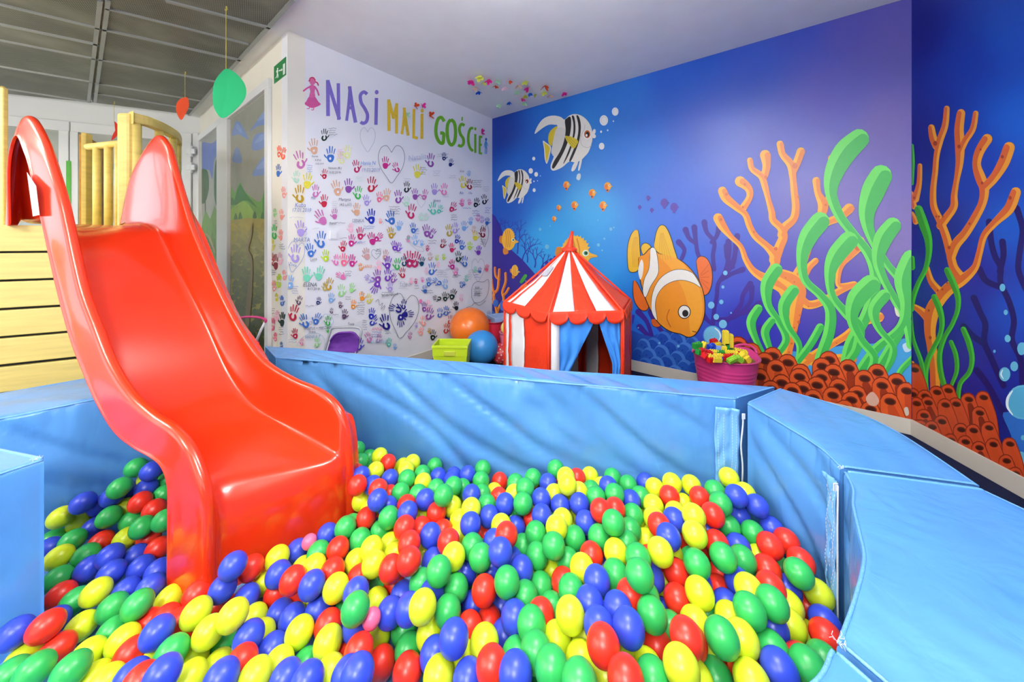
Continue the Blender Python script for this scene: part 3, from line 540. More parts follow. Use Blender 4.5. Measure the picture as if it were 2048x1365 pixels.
HANDS = [(0, 'dg', 485, 665, 110, 5), (0, 'pe', 388, 770, 150, -5), (0, 'bl', 540, 840, 150, 5), (0, 'py', 690, 820, 130, 5), (0, 'mv', 265, 885, 165, -12), (0, 'py', 635, 870, 110, 0), (0, 'cr', 485, 1015, 95, 5), (0, 'cm', 768, 945, 115, -8),
 (0, 'mg', 1028, 915, 115, 0), (0, 'mg', 1120, 955, 95, -20), (0, 'pu', 1430, 890, 125, 3), (0, 'nv', 1550, 860, 75, 0), (0, 'nv', 1612, 915, 75, 10), (0, 'ye', 1312, 990, 130, -3), (0, 'pg', 235, 1040, 110, 0), (0, 'ye', 335, 1075, 150, 5),
 (0, 'mv', 408, 1165, 115, 0), (0, 'go', 262, 1190, 160, -3), (0, 'cr', 482, 1255, 120, 0), (0, 'pe', 592, 1140, 150, -15), (0, 'pu', 700, 1120, 135, 0), (0, 'gr', 785, 1180, 120, 0), (0, 'cr', 905, 1105, 140, 0), (0, 'bk', 1218, 1130, 100, 0),
 (0, 'pu', 1292, 1195, 105, 0), (0, 'mv', 1378, 1200, 100, 10), (0, 'pu', 1142, 1215, 120, -5), (0, 'pe', 1040, 1200, 120, 0), (0, 'hp', 975, 1220, 100, 0), (0, 'lv', 858, 1250, 105, -8), (0, 'lv', 1465, 1150, 110, 0), (0, 'pk', 1550, 1150, 110, 0),
 (0, 'ye', 1718, 1085, 110, -5), (0, 'dr', 1775, 1105, 95, 0), (0, 'lb', 1772, 1010, 55, 0), (0, 'pk', 1710, 1270, 75, 0), (0, 'bk', 1838, 1270, 90, 10), (0, 'bk', 1908, 1240, 90, -5), (0, 'pg', 1215, 1260, 100, 0), (0, 'pk', 1775, 1265, 60, 0),
 (1, 'mv', 430, 150, 150, -28), (1, 'mv', 550, 120, 95, 0), (1, 'pe', 740, 80, 115, 0), (1, 'nb', 862, 140, 135, -5), (1, 'bl', 1030, 150, 130, -15), (1, 'lb', 1105, 220, 90, 10), (1, 'sa', 940, 180, 50, 0), (1, 'cm', 1208, 95, 130, 5), (1, 'te', 1388, 70, 110, -5),
 (1, 'te', 1450, 80, 80, 20), (1, 'cm', 1562, 60, 95, 25), (1, 'lv', 258, 245, 145, -5), (1, 'bl', 435, 335, 145, 5), (1, 'bl', 342, 430, 125, -12), (1, 'yg', 475, 475, 110, 0), (1, 'lv', 215, 455, 155, 5), (1, 'cr', 625, 395, 100, 10), (1, 'mg', 698, 345, 110, 8),
 (1, 'cm', 770, 285, 115, 0), (1, 'lp', 690, 240, 90, 0), (1, 'mg', 868, 330, 115, -15), (1, 'mg', 928, 320, 95, 50), (1, 'go', 1030, 280, 105, -10), (1, 'bl', 1222, 240, 95, 0), (1, 'lb', 1237, 340, 90, -5), (1, 'lb', 1295, 368, 60, 5), (1, 'pu', 1335, 262, 115, -10),
 (1, 'pu', 1385, 285, 90, 25), (1, 'ol', 1528, 258, 105, -3), (1, 'lv', 1580, 238, 95, 5), (1, 'lb', 1655, 222, 90, -5), (1, 'lb', 1712, 180, 70, 0), (1, 'ye', 1752, 305, 90, 5), (1, 'dr', 1815, 275, 90, 0), (1, 'pe', 1738, 250, 60, 0), (1, 'bl', 1853, 182, 70, 10),
 (1, 'nb', 1598, 335, 80, 12), (1, 'bl', 1637, 385, 85, 3), (1, 'dr', 1478, 370, 80, 15), (1, 'cm', 1550, 408, 85, -5), (1, 'vi', 1060, 390, 90, -8), (1, 'vi', 1100, 400, 80, 8), (1, 'tp', 822, 460, 110, -15), (1, 'tp', 987, 470, 95, 8), (1, 'cm', 1187, 505, 150, -3),
 (1, 'cm', 1240, 505, 140, 10), (1, 'dt', 1145, 520, 90, 0), (1, 'dt', 1297, 525, 85, 5), (1, 'gr', 1085, 545, 100, 0), (1, 'vi', 1005, 535, 115, 0), (1, 'lp', 930, 560, 90, 0), (1, 'bl', 1382, 585, 110, 8), (1, 'cr', 1130, 620, 90, 0), (1, 'pk', 565, 510, 95, 0),
 (1, 'hp', 630, 510, 115, 0), (1, 'mg', 700, 518, 110, 0), (1, 'or', 772, 570, 65, -10), (1, 'mi', 312, 635, 135, 0), (1, 'mi', 425, 625, 130, 15), (1, 'pk', 600, 650, 95, -62), (1, 'go', 505, 715, 110, 10), (1, 'ol', 470, 735, 80, 0), (1, 'lv', 845, 672, 95, -65),
 (1, 'pu', 915, 650, 120, -12), (1, 'vi', 1005, 638, 110, 3), (1, 'pu', 1055, 665, 85, 10), (1, 'vi', 900, 755, 120, -155), (1, 'lv', 1025, 740, 90, 0), (1, 'lg', 610, 770, 110, 0), (1, 'lg', 700, 750, 90, 12), (1, 'or', 785, 822, 85, 0), (1, 'or', 712, 892, 85, 5),
 (1, 'ye', 845, 840, 85, 0), (1, 'nb', 868, 970, 105, 10), (1, 'nb', 885, 1030, 90, 25), (1, 'dn', 980, 1040, 140, -18), (1, 'lb', 522, 835, 90, 5), (1, 'nv', 415, 862, 70, 20), (1, 'pl', 250, 855, 80, 10), (1, 'cr', 202, 960, 140, 12), (1, 'bl', 290, 1030, 125, -22),
 (1, 'bl', 403, 1015, 110, 22), (1, 'cr', 212, 1140, 95, -8), (1, 'pl', 525, 945, 50, 0), (1, 'pl', 600, 895, 60, 0), (1, 'pl', 638, 975, 90, 8), (1, 'gr', 495, 1030, 90, 5), (1, 'gr', 500, 1110, 60, 0), (1, 'lg', 402, 1215, 85, 5), (1, 'dn', 1062, 930, 115, -75),
 (1, 'dn', 1140, 890, 85, 5), (1, 'dn', 1180, 978, 110, 80), (1, 'dn', 1115, 1040, 115, 178), (1, 'pu', 1318, 912, 90, 0), (1, 'lp', 1350, 895, 90, 0), (1, 'pu', 1362, 970, 110, 15), (1, 'bl', 1450, 962, 85, 0), (1, 'bl', 1505, 945, 85, 8), (1, 'sa', 1308, 1030, 90, 0),
 (1, 'sa', 1290, 1120, 75, 10), (1, 'dg', 1390, 1152, 95, 0), (1, 'dg', 1420, 840, 75, -75), (1, 'dg', 1492, 825, 85, -5), (1, 'dg', 1560, 805, 100, 15), (1, 'bk', 1588, 905, 80, -5), (1, 'rb', 1540, 1020, 80, 10), (1, 'rb', 1505, 1095, 90, 5), (1, 'go', 1360, 1115, 50, 0),
 (1, 'mv', 1195, 1155, 60, 0), (1, 'mv', 838, 1170, 90, -15), (1, 'mv', 930, 1180, 80, 10), (1, 'te', 1015, 1215, 80, 0), (1, 'lb', 1065, 1250, 55, 0), (1, 'bv', 765, 1228, 110, 5), (1, 'yg', 1425, 492, 50, 0), (1, 'yg', 1482, 485, 55, 0), (1, 'dg', 1607, 480, 95, 3),
 (1, 'bl', 1660, 522, 95, 0), (1, 'tp', 1365, 480, 70, 0), (1, 'mg', 1553, 550, 90, -10), (1, 'pk', 1587, 610, 70, 0), (1, 'yg', 1705, 392, 75, 0), (1, 'vi', 1780, 430, 85, 3), (1, 'mi', 1750, 592, 55, 0), (1, 'bl', 1790, 600, 55, 0), (1, 'hp', 1850, 580, 65, 0),
 (1, 'bl', 1632, 722, 55, 0), (1, 'bl', 1655, 715, 45, 0), (1, 'te', 1675, 668, 55, 0), (1, 'lb', 1495, 715, 85, 0), (1, 'bl', 1420, 700, 85, -62), (1, 'bl', 1355, 700, 80, 0), (1, 'bl', 1320, 762, 75, -5), (1, 'cm', 1245, 692, 50, 0), (1, 'pk', 1300, 680, 50, 0),
 (1, 'lp', 1205, 690, 60, 0), (1, 'cm', 1343, 410, 55, 0), (1, 'lb', 170, 700, 120, 3), (1, 'lp', 1632, 830, 60, 0), (1, 'lb', 1865, 975, 60, 0), (1, 'pk', 1285, 865, 0.1, 0), (1, 'pg', 1290, 140, 70, 0), (1, 'pg', 1335, 140, 60, 0), (1, 'pk', 270, 1210, 60, 0),
 (1, 'pk', 1640, 20, 50, 0), (1, 'pk', 1775, 150, 60, 0), (1, 'lv', 1810, 165, 60, 0), (1, 'te', 1180, 320, 0.1, 0), (1, 'pk', 1180, 330, 60, 0), (1, 'lp', 1435, 550, 50, 0), (1, 'lp', 1335, 600, 50, 0), (1, 'lv', 1250, 1068, 45, 0)]
rng = random.Random(8)
def hand(f, key, x, y, h, a):
    c = HC_[key]; a = math.radians(a+rng.uniform(-4, 4)); sx = .62+.0*x; s = h/110.0; y += -4*s
    sq = .92 if f is fh else .6
    def T(p): X, Y = p[0]*sq, p[1]; return (x+(X*cos(a)-Y*sin(a))*s, y+(X*sin(a)+Y*cos(a))*s)
    mir = rng.choice((-1, 1))
    if h < 40: f.ell((x, y), 14, 18, c); return
    kind = rng.random()
    if kind < .45: f.stroke([T(p) for p in [(-14*mir, 20), (-20*mir, 38), (-8*mir, 54), (10*mir, 50), (20*mir, 34), (14*mir, 16)]], [13*s, 16*s, 15*s, 13*s, 15*s, 12*s], c, 4)
    else:
        f.poly([T(p) for p in [(-24*mir, 14), (-8*mir, 6), (14*mir, 8), (25*mir, 18), (22*mir, 40), (8*mir, 56), (-12*mir, 54), (-24*mir, 36)]], c)
        if kind < .8: f.ell(T((2*mir, 32)), 7*s, 9*s, (232, 230, 238))
    for fx, fy, L, an in ((-22, 2, 34, -16), (-8, -4, 42, -5), (6, -4, 42, 5), (19, 2, 32, 15)):
        fx *= mir; an = math.radians(an*mir+rng.uniform(-3, 3)); w = 7.5*s*rng.uniform(.8, 1.15)
        p0 = (fx, fy); p1 = (fx+L*sin(an)*.45, fy-L*cos(an)*.45); p2 = (fx+L*sin(an), fy-L*cos(an))
        if rng.random() < .55: f.stroke([T(p0), T(p1)], [w*.7, w], c, 2); f.stroke([T((p1[0]*.8+p2[0]*.2, p1[1]*.8+p2[1]*.2)), T(p2)], [w, w*.95], c, 2)
        else: f.stroke([T(p0), T(p1), T(p2)], [w*.7, w, w], c, 2)
    t = -1*mir; f.stroke([T((t*-26, 30)), T((t*-38, 18)), T((t*-44, 10))], [6*s, 9*s, 8*s], c, 2)
for k, c, x, y, h, a in HANDS: f.crop(*HN[k]); hand(f, c, x, y, h, a)
f.done('painted_handprints', m_paint, w_hand)
# hearts and pen lines
GY = (96, 98, 112); LG = (186, 188, 200)
def heart(x, y, w, h, c, lw=4, tilt=0):
    P = [(0, -.32), (.18, -.5), (.4, -.44), (.5, -.2), (.42, .08), (.2, .33), (0, .5), (-.2, .33), (-.42, .08), (-.5, -.2), (-.4, -.44), (-.18, -.5)]
    a = math.radians(tilt); P = [(x+(px*w*cos(a)-py*h*sin(a)), y+(px*w*sin(a)+py*h*cos(a))) for px, py in P]
    f.stroke(P, lw, c, 6, closed=True, caps=False)
f.crop(*c3); heart(1082, 930, 235, 330, GY); heart(870, 712, 135, 215, LG)
f.crop(*c4); heart(1135, 995, 250, 375, GY, 4, 8); heart(213, 490, 145, 260, (130, 150, 200), 4, 12); heart(905, 465, 80, 80, GY, 3); heart(1775, 600, 110, 190, LG, 3); heart(347, 1052, 22, 24, GY, 3); heart(1290, 20, 70, 90, LG, 3); heart(1830, 310, 70, 180, GY, 3)
for P, c in [([(225, 1250), (260, 1190), (330, 1145), (410, 1140), (460, 1180), (465, 1240)], (170, 200, 214)), ([(1720, 830), (1725, 740), (1760, 700), (1820, 700), (1860, 680), (1868, 740), (1850, 820), (1800, 870), (1745, 875), (1720, 830)], GY),
             ([(1665, 960), (1675, 920), (1720, 905), (1745, 880), (1790, 900), (1840, 860)], GY), ([(450, 1000), (470, 975), (520, 990), (540, 1040), (520, 1080), (545, 1110)], (150, 180, 220)), ([(1190, 350), (1240, 390), (1300, 410), (1310, 440), (1260, 430), (1200, 380), (1190, 350)], LG),
             ([(900, 870), (925, 850), (935, 900), (960, 880), (950, 930), (980, 900), (970, 940)], GY), ([(620, 1000), (640, 990)], LG)]: f.stroke(P, 3, c, 5, caps=False)
def scrib(x, y, w, n, c, h=9, lw=2.6):
    for r in range(n):
        P = []; q = x+rng.uniform(-6, 6)
        while q < x+w*rng.uniform(.7, 1): P.append((q, y+r*h*2.1+rng.uniform(-h, h)*.6)); q += rng.uniform(3, 7)
        if len(P) > 3: f.stroke(P, lw, c, 2, caps=False)
PB = (92, 120, 190); PT = (120, 170, 200)
f.crop(*c3)
for x, y, w, n, c in [(520, 610, 85, 4, GY), (1340, 960, 60, 4, GY), (1450, 990, 90, 3, LG), (1600, 1030, 70, 2, LG), (1800, 1075, 100, 4, GY), (1230, 880, 130, 1, LG), (600, 800, 60, 5, (244, 150, 180)), (760, 1040, 90, 3, (190, 226, 210)), (880, 950, 60, 3, LG), (1900, 1130, 60, 3, LG), (550, 1260, 60, 5, LG), (1190, 1060, 70, 2, LG), (1540, 1200, 60, 2, LG), (1490, 840, 120, 2, LG), (330, 940, 60, 4, PB)]: scrib(x, y, w, n, c)
f.crop(*c4)
for x, y, w, n, c in [(170, 150, 160, 1, LG), (300, 215, 20, 6, PB), (360, 245, 80, 1, LG), (505, 195, 170, 1, GY), (700, 170, 90, 1, LG), (800, 225, 110, 2, PB), (590, 325, 80, 1, GY), (740, 360, 80, 1, PB), (1020, 60, 110, 4, GY), (1230, 250, 60, 3, PB), (1540, 130, 70, 3, GY), (1640, 70, 90, 1, PB), (1730, 95, 70, 3, PB), (1830, 70, 60, 3, PB),
                       (1430, 600, 110, 4, LG), (1560, 640, 60, 2, GY), (1740, 640, 60, 2, PB), (1100, 700, 80, 4, LG), (1230, 735, 50, 2, GY), (1340, 775, 60, 2, GY), (640, 610, 70, 3, GY), (640, 830, 70, 2, GY), (745, 880, 80, 6, GY), (300, 905, 90, 1, GY), (790, 1030, 50, 5, GY), (870, 1130, 90, 3, PB), (980, 1120, 60, 2, GY), (1500, 940, 60, 2, GY), (150, 1195, 100, 2, PT),
                       (1690, 480, 0, 0, GY), (1800, 340, 50, 3, GY), (1740, 760, 90, 4, GY), (1680, 930, 120, 2, GY), (540, 980, 60, 1, GY), (1040, 600, 60, 1, PB), (900, 420, 60, 3, GY), (950, 790, 130, 2, GY), (1060, 450, 70, 1, GY), (1350, 350, 90, 2, GY), (1500, 590, 60, 1, LG), (190, 740, 60, 4, PB), (1420, 620, 60, 2, LG), (1690, 600, 40, 5, LG), (1330, 900, 60, 1, LG), (590, 780, 0, 0, LG)]: scrib(x, y, w, n, c)
f.done('pen_drawings', m_paint, w_hand)
# readable names and dates
def note(txt, crop, x, y, h, rgb, rot=0, fl=fh):
    cu = bpy.data.curves.new('note', 'FONT'); cu.body = txt; cu.size = 1; cu.shear = .15; cu.resolution_u = 2
    o = bpy.data.objects.new('note', cu); C.objects.link(o); bpy.context.view_layer.update()
    dg = bpy.context.evaluated_depsgraph_get(); me = bpy.data.meshes.new_from_object(o.evaluated_get(dg)); bpy.data.objects.remove(o)
    k = h/.7; fl.crop(*crop); fl.L += 1; fl.mb.col(*rgb); a = math.radians(rot); ids = []
    for v in me.vertices:
        X, Y = v.co.x*k*.82, -v.co.y*k; ids.append(fl.mb.vert(fl.pt(fl.px((x+X*cos(a)-Y*sin(a), y+X*sin(a)+Y*cos(a))), fl.L)))
    for p in me.polygons: fl.mb.face([ids[i] for i in p.vertices])
    bpy.data.meshes.remove(me)
for a in [('Hania N', c3, 805, 935, 34, (110, 150, 214)), ('19.01.2019', c3, 812, 995, 32, (140, 160, 200)), ('Natasza (8L)', c3, 518, 972, 20, (40, 40, 52)), ('15.02.2019r.', c3, 520, 1012, 20, (60, 60, 72)), ('Korina', c3, 372, 866, 17, (40, 40, 52)), ('4 (Pol)', c3, 400, 900, 17, (50, 50, 62)),
          ('15.02.2019', c3, 400, 932, 15, (60, 60, 72)), ('Natalia', c3, 1232, 900, 50, (196, 200, 222), -8), ('Mia', c3, 365, 1240, 22, (60, 70, 140)), ('Martyna', c3, 610, 1255, 28, (60, 70, 110)), ('(4,5 LAT)', c3, 618, 1300, 24, (90, 90, 100)), ('Kuba', c4, 212, 62, 38, (90, 110, 190)),
          ('17.01.2019', c4, 185, 102, 32, (100, 130, 190)), ('MARTA', c4, 200, 358, 36, (90, 120, 180)), ('ELENA', c4, 282, 740, 34, (50, 50, 62)), ('8.11.2018', c4, 320, 770, 22, (50, 50, 62)), ('JANIS', c4, 795, 580, 26, (226, 140, 60)), ('WOJTUS + MIESZKO', c4, 285, 1112, 22, (40, 50, 90), -3),
          ('2018 R.', c4, 330, 1136, 17, (60, 60, 90)), ('HANKA P', c4, 300, 1185, 26, (120, 160, 190), -4), ('Tosia', c4, 662, 1070, 22, (40, 40, 52)), ('ANNA', c4, 868, 1115, 26, (230, 120, 160)), ('Daniel', c4, 505, 210, 20, (60, 60, 72)), ('LENKA', c4, 700, 190, 28, (130, 130, 142)),
          ('Zosia', c4, 158, 555, 26, (80, 110, 180), 15), ('Lena', c4, 345, 525, 26, (80, 80, 92), -12), ('Laura', c4, 740, 368, 18, (80, 100, 180)), ('Sonia i Darek', c4, 955, 830, 22, (70, 70, 82), -8), ('TONI', c4, 1100, 740, 34, (180, 180, 192)), ('Eryk', c3, 1690, 1000, 18, (110, 110, 122)),
          ('Ala', c3, 1685, 1195, 24, (80, 100, 160)), ('Ola', c3, 1765, 1195, 20, (80, 100, 160)), ('Ignacy', c3, 1455, 1262, 22, (80, 90, 120)), ('Jaga i Alan', c4, 1560, 650, 14, (120, 120, 130)), ('Kot', c4, 1750, 760, 20, (60, 60, 72), -10), ('Dom', c4, 1745, 815, 20, (60, 60, 72), -15), ('EUFEMIA', c4, 860, 1225, 30, (150, 190, 220))]: note(*a)
fh.done('pen_notes', m_paint, w_hand)
# side wall prints (cream strip) and the light switch, exit sign
fs = Flat(cW, dS, nS, off=.0006, xr=(537, 574.5), zr=(.1, HR)); f = fs
for k, c, x, y, h, a in [(0, 'rd', 82, 815, 110, 0), (0, 'rd', 120, 830, 110, 5), (0, 'bl', 75, 985, 120, 0), (0, 'sa', 122, 1180, 110, 0), (1, 'sa', 98, 125, 100, 0), (1, 'lg', 40, 110, 80, 0), (1, 'gr', 35, 270, 130, 0), (1, 'sa', 92, 300, 100, 0), (1, 'ye', 15, 380, 110, 0), (1, 'dr', 46, 530, 140, 0),
                         (1, 'rb', 18, 500, 100, 0), (1, 'lp', 85, 500, 110, 0), (1, 'yg', 75, 690, 120, 0), (1, 'sa', 33, 735, 100, 0), (1, 'sa', 122, 640, 90, 0), (1, 'ye', 55, 830, 70, 0), (1, 'bl', 102, 860, 90, 0), (1, 'dg', 103, 1020, 130, 0), (1, 'lp', 60, 990, 100, 0), (1, 'hp', 20, 1060, 110, 0), (1, 'hp', 45, 1170, 80, 0), (1, 'bl', 95, 1240, 60, 0)]: f.crop(*HN[k]); hand(f, c, x, y, h, a)
f.crop(*c4)
for x, y, w, n, c in [(80, 380, 50, 3, GY), (10, 930, 40, 3, GY), (75, 1090, 50, 4, GY), (35, 180, 30, 2, GY), (5, 600, 50, 3, GY)]: scrib(x, y, w, n, c)
f.done('painted_handprints', m_paint, w_side)

def wbox(P, d, n, px0, py0, px1, py1, t, mb, base=0):        # box lying on a wall between two pixels' points
    a = on_w(px0, py0, P, d); b = on_w(px1, py1, P, d); za, zb = min(a.z, b.z), max(a.z, b.z)
    A, B = Vector((a.x, a.y)), Vector((b.x, b.y)); mb.prism([A+n*base, B+n*base, B+n*(base+t), A+n*(base+t)], za, zb)
t = thing('light_switch', 'white square light switch among the handprints on the white wall', 'switch', on_w(666.5, 470, cC, dW))
mb = MB(); wbox(cC, dW, nW, 657, 461, 675, 480, .009, mb); obj('switch_frame', mb, mat('switch_plastic', (238, 238, 238), .25), t, bevel=.002)
mb = MB(); wbox(cC, dW, nW, 659.5, 463.5, 672, 477.5, .006, mb, .009); obj('rocker', mb, mat('switch_plastic', None), t, bevel=.001)
t = thing('exit_sign', 'green and white emergency exit sign with running figure on the cream wall strip', 'sign', on_w(560, 145, cW, dS))
fs2 = Flat(cW, dS, nS, off=.0045); mb = MB()
a, b = on_w(549, 134, cW, dS), on_w(572.5, 117, cW, dS); z1, z0 = HC+(482-134)/F*a.y, HC+(482-168)/F*a.y
A, B = Vector((a.x, a.y)), Vector((b.x, b.y)); mb.prism([A, B, B+nS*.004, A+nS*.004], z0, z1); obj('panel', mb, mat('exit_green', (20, 132, 62), .35), t)
fs2.crop(540, 120, 4.452); Wt = (240, 244, 240)
fs2.stroke([(118, 42), (118, 130)], 2, Wt, smooth=False, caps=False); fs2.raw([fs2.px(p) for p in [(115, 40), (134, 26), (134, 122), (115, 136)]], Wt)
fs2.raw([fs2.px(p) for p in [(77, 92), (101, 84), (101, 74), (113, 84), (101, 104), (101, 95), (77, 103)]], Wt); fs2.ell((68, 78), 6, 8, Wt); fs2.stroke([(67, 88), (66, 120)], 9, Wt); fs2.stroke([(66, 118), (72, 138), (68, 158)], 7, Wt); fs2.stroke([(66, 120), (60, 148), (50, 160)], 7, Wt); fs2.stroke([(58, 112), (58, 98), (66, 92)], 5, Wt)
fs2.done('pictogram', m_print, t)

# ---------------------------------------------------------------- painted glass doors
m_glass = mat('frosted_glass_attr', None, .35, .5, attr=True, var=.06, vscale=9, bump=.03, bscale=30)
fg = Flat(cW, dS, nS, off=.003); f = fg; GG = (148, 150, 138)
def pane(f, pts, rgb): f.crop(0, 0, 1); f.raw(pts, rgb)
# frames of the side wall door
mb = MB()
def vframe(P, d, n, x0, x1, yt, yb, t=.03, m=mb):
    a = on_w(x0, yt, P, d); b = on_w(x1, yt, P, d); za = HC+(HY-yt)/F*((a.y+b.y)/2); A, B = Vector((a.x, a.y)), Vector((b.x, b.y)); m.prism([A, B, B+n*t, A+n*t], 0.0, za)
ztop = on_w(462, 238, cW, dS).z
a = on_w(400.5, 300, cW, dS); b = on_w(545, 300, cW, dS)
def seg(xa, xb, z0, z1, t=.03, P=cW, d=dS, n=nS, m=None):
    a = on_w(xa, 300, P, d); b = on_w(xb, 300, P, d); (m or mb).prism([(a.x, a.y), (b.x, b.y), (b.x+n.x*t, b.y+n.y*t), (a.x+n.x*t, a.y+n.y*t)], z0, z1)
seg(399, 403, 0, ztop); seg(440, 461, 0, ztop); seg(537, 544, 0, ztop); seg(399, 544, ztop, ztop+.07); seg(403, 440, 0, .12); seg(461, 537, 0, .12)
d2 = struct('door_2', mb, m_frame, bevel=.004)
LS = (126, 128, 118)
samp2 = [(470, 230, 150, 152, 144), (530, 200, 150, 152, 144), (500, 350, 158, 158, 146), (500, 450, 156, 158, 140)]
# big pane
pane(f, [(461, 150), (537, 60), (537, 900), (461, 900)], GG)
def zclip(fl, z1): fl.zr = (.10, z1)
f.new(); f.L = 0; f.xr = (461.5, 536.5); zclip(f, ztop-.005)
pane(f, [(461, 100), (537, 100), (537, 900), (461, 900)], GG)
f.crop(380, 90, 2.2375)
for P in ([(188, 405), (205, 345), (225, 350), (262, 420), (240, 412), (215, 400)], [(268, 385), (330, 300), (350, 265), (350, 345), (300, 365)], [(275, 465), (290, 405), (330, 392), (350, 400), (350, 440), (310, 470)], [(278, 580), (320, 510), (350, 490), (350, 570), (310, 585)], [(190, 520), (205, 460), (220, 470), (232, 525)]): f.poly(P, (112, 140, 196)); 
for P in ([(205, 370), (215, 352), (235, 395)], [(300, 340), (340, 290), (348, 320)], [(290, 440), (320, 400), (345, 415)], [(295, 555), (335, 515), (345, 545)]): f.poly(P, (134, 160, 208))
f.poly([(180, 640), (200, 660), (225, 615), (240, 650), (300, 700), (320, 690), (340, 630), (352, 620), (352, 790), (180, 790)], (104, 168, 70)); f.poly([(180, 660), (195, 700), (222, 625), (250, 665), (300, 728), (260, 700), (230, 700), (215, 720), (180, 700)], (46, 132, 60))
f.poly([(325, 700), (338, 620), (352, 640), (352, 780), (330, 770)], (52, 138, 60)); f.poly([(182, 740), (240, 700), (280, 740), (300, 780), (182, 785)], (140, 186, 70))
for x, y in ((205, 770), (290, 760), (225, 765), (325, 765), (190, 700)): f.poly([(x-9, y+14), (x, y-18), (x+9, y+14)], (50, 120, 66))
f.poly([(180, 785), (260, 775), (352, 780), (352, 1500), (180, 1500)], (168, 158, 60), smooth=False)
rng = random.Random(12)
for y in range(810, 1480, 16):
    k = (y-790)/500.0
    for i in range(9):
        x = rng.uniform(184, 348); g = rng.uniform(-14, 14); c = (int(max(60, 172-110*k)+g), int(max(58, 158-80*k)+g), int(max(26, 52-26*k)))
        f.poly([(x-16, y+8), (x-6, y-rng.uniform(6, 18)), (x+8, y-6), (x+18, y+8), (x, y+14)], c)
for P in ([(286, 800), (272, 850), (250, 900), (246, 930), (268, 960), (275, 1010), (258, 1080), (240, 1180), (238, 1300), (250, 1320), (280, 1180), (292, 1060), (290, 960), (262, 915), (285, 860), (292, 805)],): f.poly([(x*.6+(262-.0*y)*.4, y) for x, y in P], (142, 116, 62))
f.done('painted_glass_pane', m_glass, d2)
f.xr = (403.5, 439.5); f.L = 0; pane(f, [(403, 100), (440, 100), (440, 900), (403, 900)], (152, 154, 146)); f.crop(380, 90, 2.2375)
for P in ([(48, 460), (60, 435), (100, 440), (130, 410), (140, 420), (140, 480), (110, 510), (100, 600), (85, 560), (48, 555)],): f.poly(P, (92, 116, 186))
for P in ([(48, 570), (60, 555), (80, 570), (85, 640), (70, 700), (50, 700)], [(108, 600), (115, 520), (128, 510), (138, 560), (138, 700), (128, 740), (110, 690)]): f.poly(P, (44, 92, 52))
f.stroke([(120, 600), (128, 760), (130, 900)], 6, (60, 56, 40)); f.stroke([(66, 640), (70, 780)], 5, (60, 56, 40))
f.poly([(46, 800), (70, 740), (90, 780), (110, 720), (140, 780), (140, 1500), (46, 1500)], (96, 140, 56), smooth=False)
for i in range(60): x = rng.uniform(46, 136); y = rng.uniform(770, 1300); k = (y-770)/400; f.stroke([(x, y+40), (x+rng.uniform(-8, 8), y)], [6, 2], (int(max(26, 90-60*k)), int(max(40, 130-70*k)), int(46-10*min(k, 1))), 2)
f.stroke([(70, 845), (90, 870), (110, 930)], 9, (150, 130, 90)); f.stroke([(74, 860), (100, 915)], 3, (40, 34, 26))
f.done('painted_glass_pane', m_glass, d2)
# far wall: double glass doors
ff = Flat(cS, dF, nF, off=.004); mb = MB()
def segF(xa, xb, z0, z1, t=.03): seg(xa, xb, z0, z1, t, cS, dF, nF, mb)
zt = on_w(100, 260, cS, dF).z; zo = on_w(60, 236, cS, dF).z
segF(-400, 141, zt, zo, .02); segF(143.5, 384, zt, zo, .02); segF(121, 141, 0, zt); segF(143.5, 160, 0, zt); segF(366, 384, 0, zt, .034); segF(-60, -30, 0, zt); segF(386, 397, 0, zo+.02, .012); segF(-30, 121, 0, .15); segF(160, 366, 0, .15); segF(-400, -60, 0, zt, .02)
d1 = struct('door_1', mb, m_frame, bevel=.004)
f = ff; f.zr = (.15, zt); 
for x0, x1 in ((-30, 121), (160, 366)):
    f.xr = (x0, x1); f.L = 0; pane(f, [(x0, 100), (x1, 100), (x1, 900), (x0, 900)], (168, 170, 160))
    f.poly([(x0, 322), (x0+40, 318), (x0+80, 330), (x0+120, 316), (x1-30, 330), (x1, 322), (x1, 400), (x0, 400)], (128, 158, 186)); f.poly([(x0, 345), (x0+60, 338), (x0+130, 346), (x1, 340), (x1, 900), (x0, 900)], (176, 190, 190), smooth=False)
    f.poly([(x0+20, 400), (x0+60, 370), (x0+100, 395), (x0+130, 440), (x0+20, 440)], (198, 168, 136)); f.poly([(x0, 370), (x0+20, 360), (x0+30, 420), (x0, 440)], (206, 200, 130))
    f.done('painted_glass_pane', m_glass, d1)
for y in (305, 337):
    mb = MB(); p = on_w(386, y, cS, dF)+Vector((nF.x, nF.y, 0))*.05
    for k, (a, b) in enumerate(((-.065, -.03), (-.026, .026), (.03, .065))): mb.tube([p+Vector((0, 0, a)), p+Vector((0, 0, b))], .016, 10)
    mb.box((p.x-.05, p.y-.012, p.z-.03), (p.x+.05, p.y+.004, p.z+.03), None); obj('hinge', mb, m_frame, d1)
mb = MB(); wbox(cS, dF, nF, 137, 323, 146.5, 446, .004, mb, .031); obj('green_tape', mb, mat('green_tape', (72, 176, 30), .4, var=.08), d1)
tag(bpy.data.objects['green_tape'], 'bright green tape strip', None)
